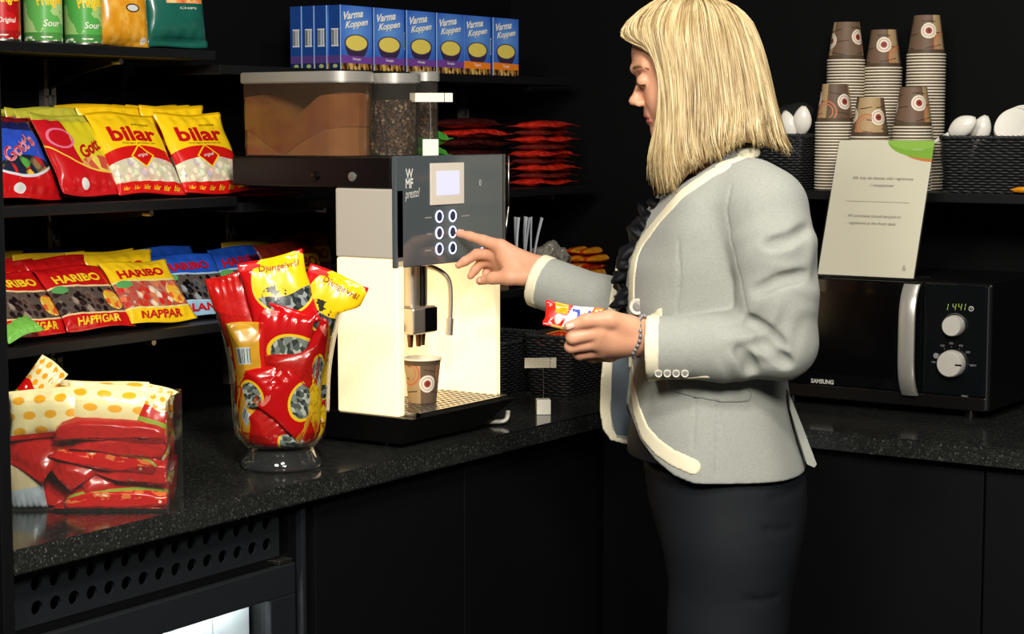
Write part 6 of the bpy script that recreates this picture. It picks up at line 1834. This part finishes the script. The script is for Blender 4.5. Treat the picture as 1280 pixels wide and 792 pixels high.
# vent flap at the back
vf = [(986, 490), (990, 500), (1004, 535), (1021, 580), (1018, 584), (1009, 580), (998, 545), (988, 512)]
P1 = [PW(u, v, .10) for u, v in vf]; P2 = [p+np.array([.002, .0, 0])+np.array([0, .05, 0]) for p in P1]; n_ = len(P1)
from_arrays('back_vent', P1+P2, [tuple(range(n_)), tuple(range(2*n_-1, n_-1, -1))]+[(i, n_+i, n_+(i+1) % n_, (i+1) % n_) for i in range(n_)], M_jacket, blz, False)
# bracelet
mb = MB(); wc = PW(800, 420.5, .170); dirw = PW(800, 420, .17)-PW(860, 432, .184); dirw /= np.linalg.norm(dirw); s1 = np.cross(dirw, [0, 1, 0]); s1 /= np.linalg.norm(s1); s2 = np.cross(dirw, s1)
for k in range(26):
    a = 2*math.pi*k/26; p = wc+(s1*math.cos(a)+s2*math.sin(a))*.0335+dirw*.004*math.sin(3*a)
    mb.tube([p-dirw*.0028+s1*math.cos(a+.15)*.0006, p+dirw*.0028], .0036, 8)
mb.build('bracelet', mat('grey_beads', (150, 148, 150), .25, .4), person)

# ---------------------------------------------------------------- trousers and shoes
T2 = Field((-.22, -.26, .02), (.24, .26, 1.02), .006)
sl, x, y, z = T2.sub((-.22, -.26, .60), (.24, .26, 1.0))
HIP = [(540, 800, 985, .155), (590, 806, 1006, .172), (640, 814, 1006, .178), (680, 828, 995, .174), (720, 838, 986, .166), (760, 846, 980, .155), (800, 853, 974, .146)]
T2.union(sl, np.maximum(np.maximum(loft(x, y, z, HIP, 0), z-np.float32(PW(880, 575)[2])), np.float32(PW(880, 775)[2])-z), 0)
kz, az = .47, .075
for sg_ in (1, -1):
    hx_ = PW(912, 690, .08*sg_); k_ = PW(905, 792, .085*sg_); kn = np.array([PW(902, 792, .085*sg_)[0]-.012, -.085*sg_, kz]); an = np.array([kn[0]+.02, -.082*sg_, az])
    T2.chain([hx_, k_, kn, an], [.090, .0790, .062, .050], .05)
for P in ([(955, 662), (975, 663), (990, 660)], [(930, 748), (950, 752), (975, 745)], [(965, 622), (985, 618), (1004, 606)]):
    T2.groove([h for h in hits(T2, P, 12)], .0022, .006)
V, Q = nets(T2.D, T2.lo, T2.h); fmesh('trousers', V, Q, M_trs, person, 2)
S_ = Field((-.26, -.17, -.005), (.14, .17, .12), .004)
for sg_ in (1, -1):
    an = np.array([PW(902, 792, .085*sg_)[0]+.008, -.082*sg_, 0])
    S_.chain([an+np.array([.035, 0, .045]), an+np.array([-.03, 0, .042]), an+np.array([-.10, 0, .026]), an+np.array([-.165, 0, .022])], [.034, .036, .032, .024], .02)
    S_.cap(an+np.array([.038, 0, .0]), an+np.array([.034, 0, .04]), .018, .028, .01)
sl, x, y, z = S_.sub(S_.lo, S_.lo+S_.h*S_.n); S_.D[:] = np.maximum(S_.D, (.002-z)+0*S_.D)
V, Q = nets(S_.D, S_.lo, S_.h); fmesh('shoes', V, Q, mat('black_leather', (14, 14, 15), .3), person, 2)

# ---------------------------------------------------------------- hair: an under-sheet plus strands following the same guide curves
GU = [
    [(846, -3, .004), (818, 6, .024), (790, 26, .034), (779, 44, .036), (791, 54, .048), (809, 62, .062), (822, 80, .074), (826, 112, .080), (823, 150, .084), (815, 182, .083), (812, 206, .081), (817, 241, .078)],
    [(850, -5, .006), (822, 4, .032), (800, 26, .050), (800, 47, .060), (812, 60, .069), (824, 84, .079), (829, 120, .086), (828, 165, .091), (824, 205, .092), (828, 241, .090)],
    [(855, -6, .010), (836, 6, .046), (824, 34, .070), (830, 70, .083), (836, 110, .090), (838, 150, .095), (836, 190, .100), (840, 220, .101), (843, 234, .100)],
    [(861, -7, .012), (856, 8, .058), (852, 40, .080), (856, 80, .091), (858, 120, .098), (858, 158, .104), (859, 188, .110), (861, 205, .112), (863, 215, .110)],
    [(867, -7, .012), (876, 8, .058), (880, 40, .080), (886, 80, .091), (890, 120, .100), (892, 150, .108), (892, 172, .115), (894, 187, .117), (897, 196, .115)],
    [(873, -7, .012), (894, 8, .052), (906, 40, .074), (914, 80, .086), (920, 120, .096), (924, 145, .104), (925, 160, .110), (927, 172, .112), (929, 179, .110)],
    [(878, -6, .010), (912, 10, .042), (928, 42, .060), (938, 80, .070), (946, 120, .080), (951, 146, .086), (954, 162, .090), (957, 175, .092), (960, 182, .090)],
    [(882, -5, .006), (924, 16, .026), (942, 48, .034), (953, 84, .040), (962, 122, .046), (969, 152, .050), (975, 172, .052), (981, 184, .052), (985, 190, .052)],
    [(884, -4, .0), (929, 20, .004), (947, 52, .004), (958, 88, .004), (966, 124, .004), (973, 152, .004), (978, 170, .004), (982, 180, .004), (985, 186, .004)],
]
GU += [[(u, v, -c) for u, v, c in g_] for g_ in GU[-2:1:-1]]+[[(u+3, v, -c) for u, v, c in GU[1]]]
NT = 40
GC = np.array([catmull([PW(*p) for p in g_], NT) for g_ in GU])       # guides x NT x 3
def guide(s):
    """curve for a position s along the guide list, blended smoothly"""
    k = len(GC); Qp = np.concatenate([[2*GC[0]-GC[1]], GC, [2*GC[-1]-GC[-2]]]); i = min(int(s), k-2); f = s-i
    p0, p1, p2, p3 = Qp[i:i+4]; return .5*((2*p1)+(-p0+p2)*f+(2*p0-5*p1+4*p2-p3)*f*f+(-p0+3*p1-3*p2+p3)*f**3)
axis = lambda z: PW(872, 70)*np.array([1, 0, 0])
def inward(C, a):
    ctr = np.array([PW(880, 70)[0], 0.0, 0.0]); d = C-ctr; zc = PW(880, 80)[2]; d[:, 2] = np.where(C[:, 2] > zc, C[:, 2]-zc, 0); n_ = np.linalg.norm(d, axis=1)[:, None]; return C-d/n_*a
NG = 90; S = np.linspace(0, len(GC)-1.0001, NG); V = []; UV = []; Fc = []
for layer, a in ((0, .0065), (1, .013)):
    for i, s in enumerate(S):
        C = inward(guide(s).copy(), a); V += list(C); UV += [(s*.7, t) for t in np.linspace(0, 1, NT)]
n1 = NG*NT
for i in range(NG-1):
    for j in range(NT-1): a = i*NT+j; Fc.append((a, a+NT, a+NT+1, a+1)); b = n1+a; Fc.append((b, b+1, b+NT+1, b+NT))
for j in range(NT-1):
    a = j; Fc.append((a, a+1, n1+a+1, n1+a)); a = (NG-1)*NT+j; Fc.append((a, n1+a, n1+a+1, a+1))
for i in range(NG-1):
    a = i*NT; Fc.append((a, n1+a, n1+a+NT, a+NT)); a = i*NT+NT-1; Fc.append((a, a+NT, n1+a+NT, n1+a))
M_hair_shade = mat('dark_blond_hair', rough=.5, spec=.3, fn=lambda g: (lambda u, v: g.mix(g.noise(g.vec(u*40.0, v*.7), 5.0, 3), (84, 62, 36), (142, 114, 70)))(*g.uv()))  # under-sheet colour darkened so the gaps between locks look shaded
hair = from_arrays('hair', V, Fc, M_hair_shade, person, True, UV)
rh = np.random.default_rng(21); V, Fc, UV = [], [], []
def strand(C, r0, uvx):
    b = len(V); k = len(C); rad = r0*np.interp(np.linspace(0, 1, k), [0, .1, .7, 1], [.6, 1, .9, .15]); vv_, ff = sweep(C, rad, 5); V.extend(vv_); Fc.extend([tuple(b+i for i in f) for f in ff]); UV.extend([(uvx, j/(k-1)) for j in range(k) for _ in range(5)])
for n_ in range(150):          # locks that gather towards their tips
    s0 = rh.uniform(0, len(GC)-1.01) if n_ < 70 else rh.uniform(0, 7.6)
    lift = rh.uniform(-.006, .0055); tip_t = rh.uniform(.90, 1.0) if rh.random() < .75 else rh.uniform(.66, .9); drift = rh.normal(0, .22); ph = rh.uniform(0, 6); ux = rh.uniform(0, 9); wob = rh.normal(size=3)*.0022
    for q_ in range(11):
        s = min(len(GC)-1.001, max(0, s0+rh.normal(0, .13))); s2 = min(len(GC)-1.001, max(0, s0+drift+rh.normal(0, .045)))
        t0 = rh.uniform(0, .12) if rh.random() < .6 else rh.uniform(.05, .45); t1 = min(1, tip_t+rh.normal(0, .02))
        G0 = guide(s); G1 = guide(s2); tt = np.linspace(t0, t1, 20); idx_ = tt*(NT-1); i0 = np.minimum(idx_.astype(int), NT-2); f = (idx_-i0)[:, None]
        A_ = G0[i0]*(1-f)+G0[i0+1]*f; B_ = G1[i0]*(1-f)+G1[i0+1]*f; w_ = ((tt[:, None]-t0)/(1-t0))**1.4
        C = A_*(1-w_)+B_*w_; C = inward(C, -lift*float(1)+rh.uniform(-.0016, .0022)); C += np.sin(tt*7+ph)[:, None]*wob[None]*w_
        if t1 > .95: C[-4:] += np.outer(np.linspace(0, 1, 4)**1.5, rh.normal(0, .003, 3)+np.array([0, 0, -.008*rh.random()]))
        strand(C, rh.uniform(.0006, .0014), ux+rh.normal(0, .03))
for n_ in range(500):          # loose single hairs over the locks
    s = rh.uniform(0, 7.9); t0 = rh.uniform(0, .35); t1 = rh.uniform(.7, 1.0); G0 = guide(s); tt = np.linspace(t0, t1, 18); idx_ = tt*(NT-1); i0 = np.minimum(idx_.astype(int), NT-2); f = (idx_-i0)[:, None]
    C = inward(G0[i0]*(1-f)+G0[i0+1]*f, rh.uniform(-.003, .001)); C += .0016*np.sin(np.linspace(0, rh.uniform(2, 6), 18)+rh.uniform(0, 6))[:, None]*rh.normal(size=3)
    strand(C, rh.uniform(.0004, .0008), rh.uniform(0, 9))
from_arrays('hair_strands', V, Fc, M_hair, hair, True, UV)
for p_ in list(person.children):
    pass

# ---------------------------------------------------------------- chocolate bar in the near hand
def d_daim(g):
    u, v = g.uv(); c = (216, 34, 22)
    c = g.mix((u > .17)*(u < .40)*(v > .55), c, (246, 160, 24)); sl_ = u-(v-.5)*.16
    c = g.mix((sl_ > .40)*(sl_ < .76)*(v > .06), c, (240, 240, 244)); c = g.mix(g.ell(u, v, .25, .34, .065, .19) < 1.0, c, (244, 226, 214)); c = g.mix((v < .1)*(u > .15), c, (190, 150, 70)); c = g.mix((sl_ > .78)*(v > .6), c, (240, 130, 40))
    return g.mix(u > 1.0, c, (200, 30, 20))
o = make_bag('candy_bar', .092, .042, .011, film('red_white_bar_film', d_daim, .22), 501, .16, crk=.0012, nu=36, nv=14, texts=[('Daim', .69, .50, .58, .72, 0, ink((40, 74, 180), .3), .04, .35)])
Mr = Matrix.Rotation(YAW, 4, 'Z') @ Matrix.Rotation(R(-24), 4, 'X') @ Matrix.Rotation(R(9), 4, 'Y')
pc_ = PW(716, 396.5, .187); wp_ = PO+RIGHT*pc_[0]+FH*pc_[1]+np.array([0, 0, pc_[2]])
M_ = Matrix.Translation(Vector(wp_)) @ Mr @ Matrix.Translation((0, 0, -.021)); bake(o, M_, lambda w: w); recentre(o)
tag(o, 'small red wrapped chocolate bar with blue letters held in the womans left hand', 'candy bar')
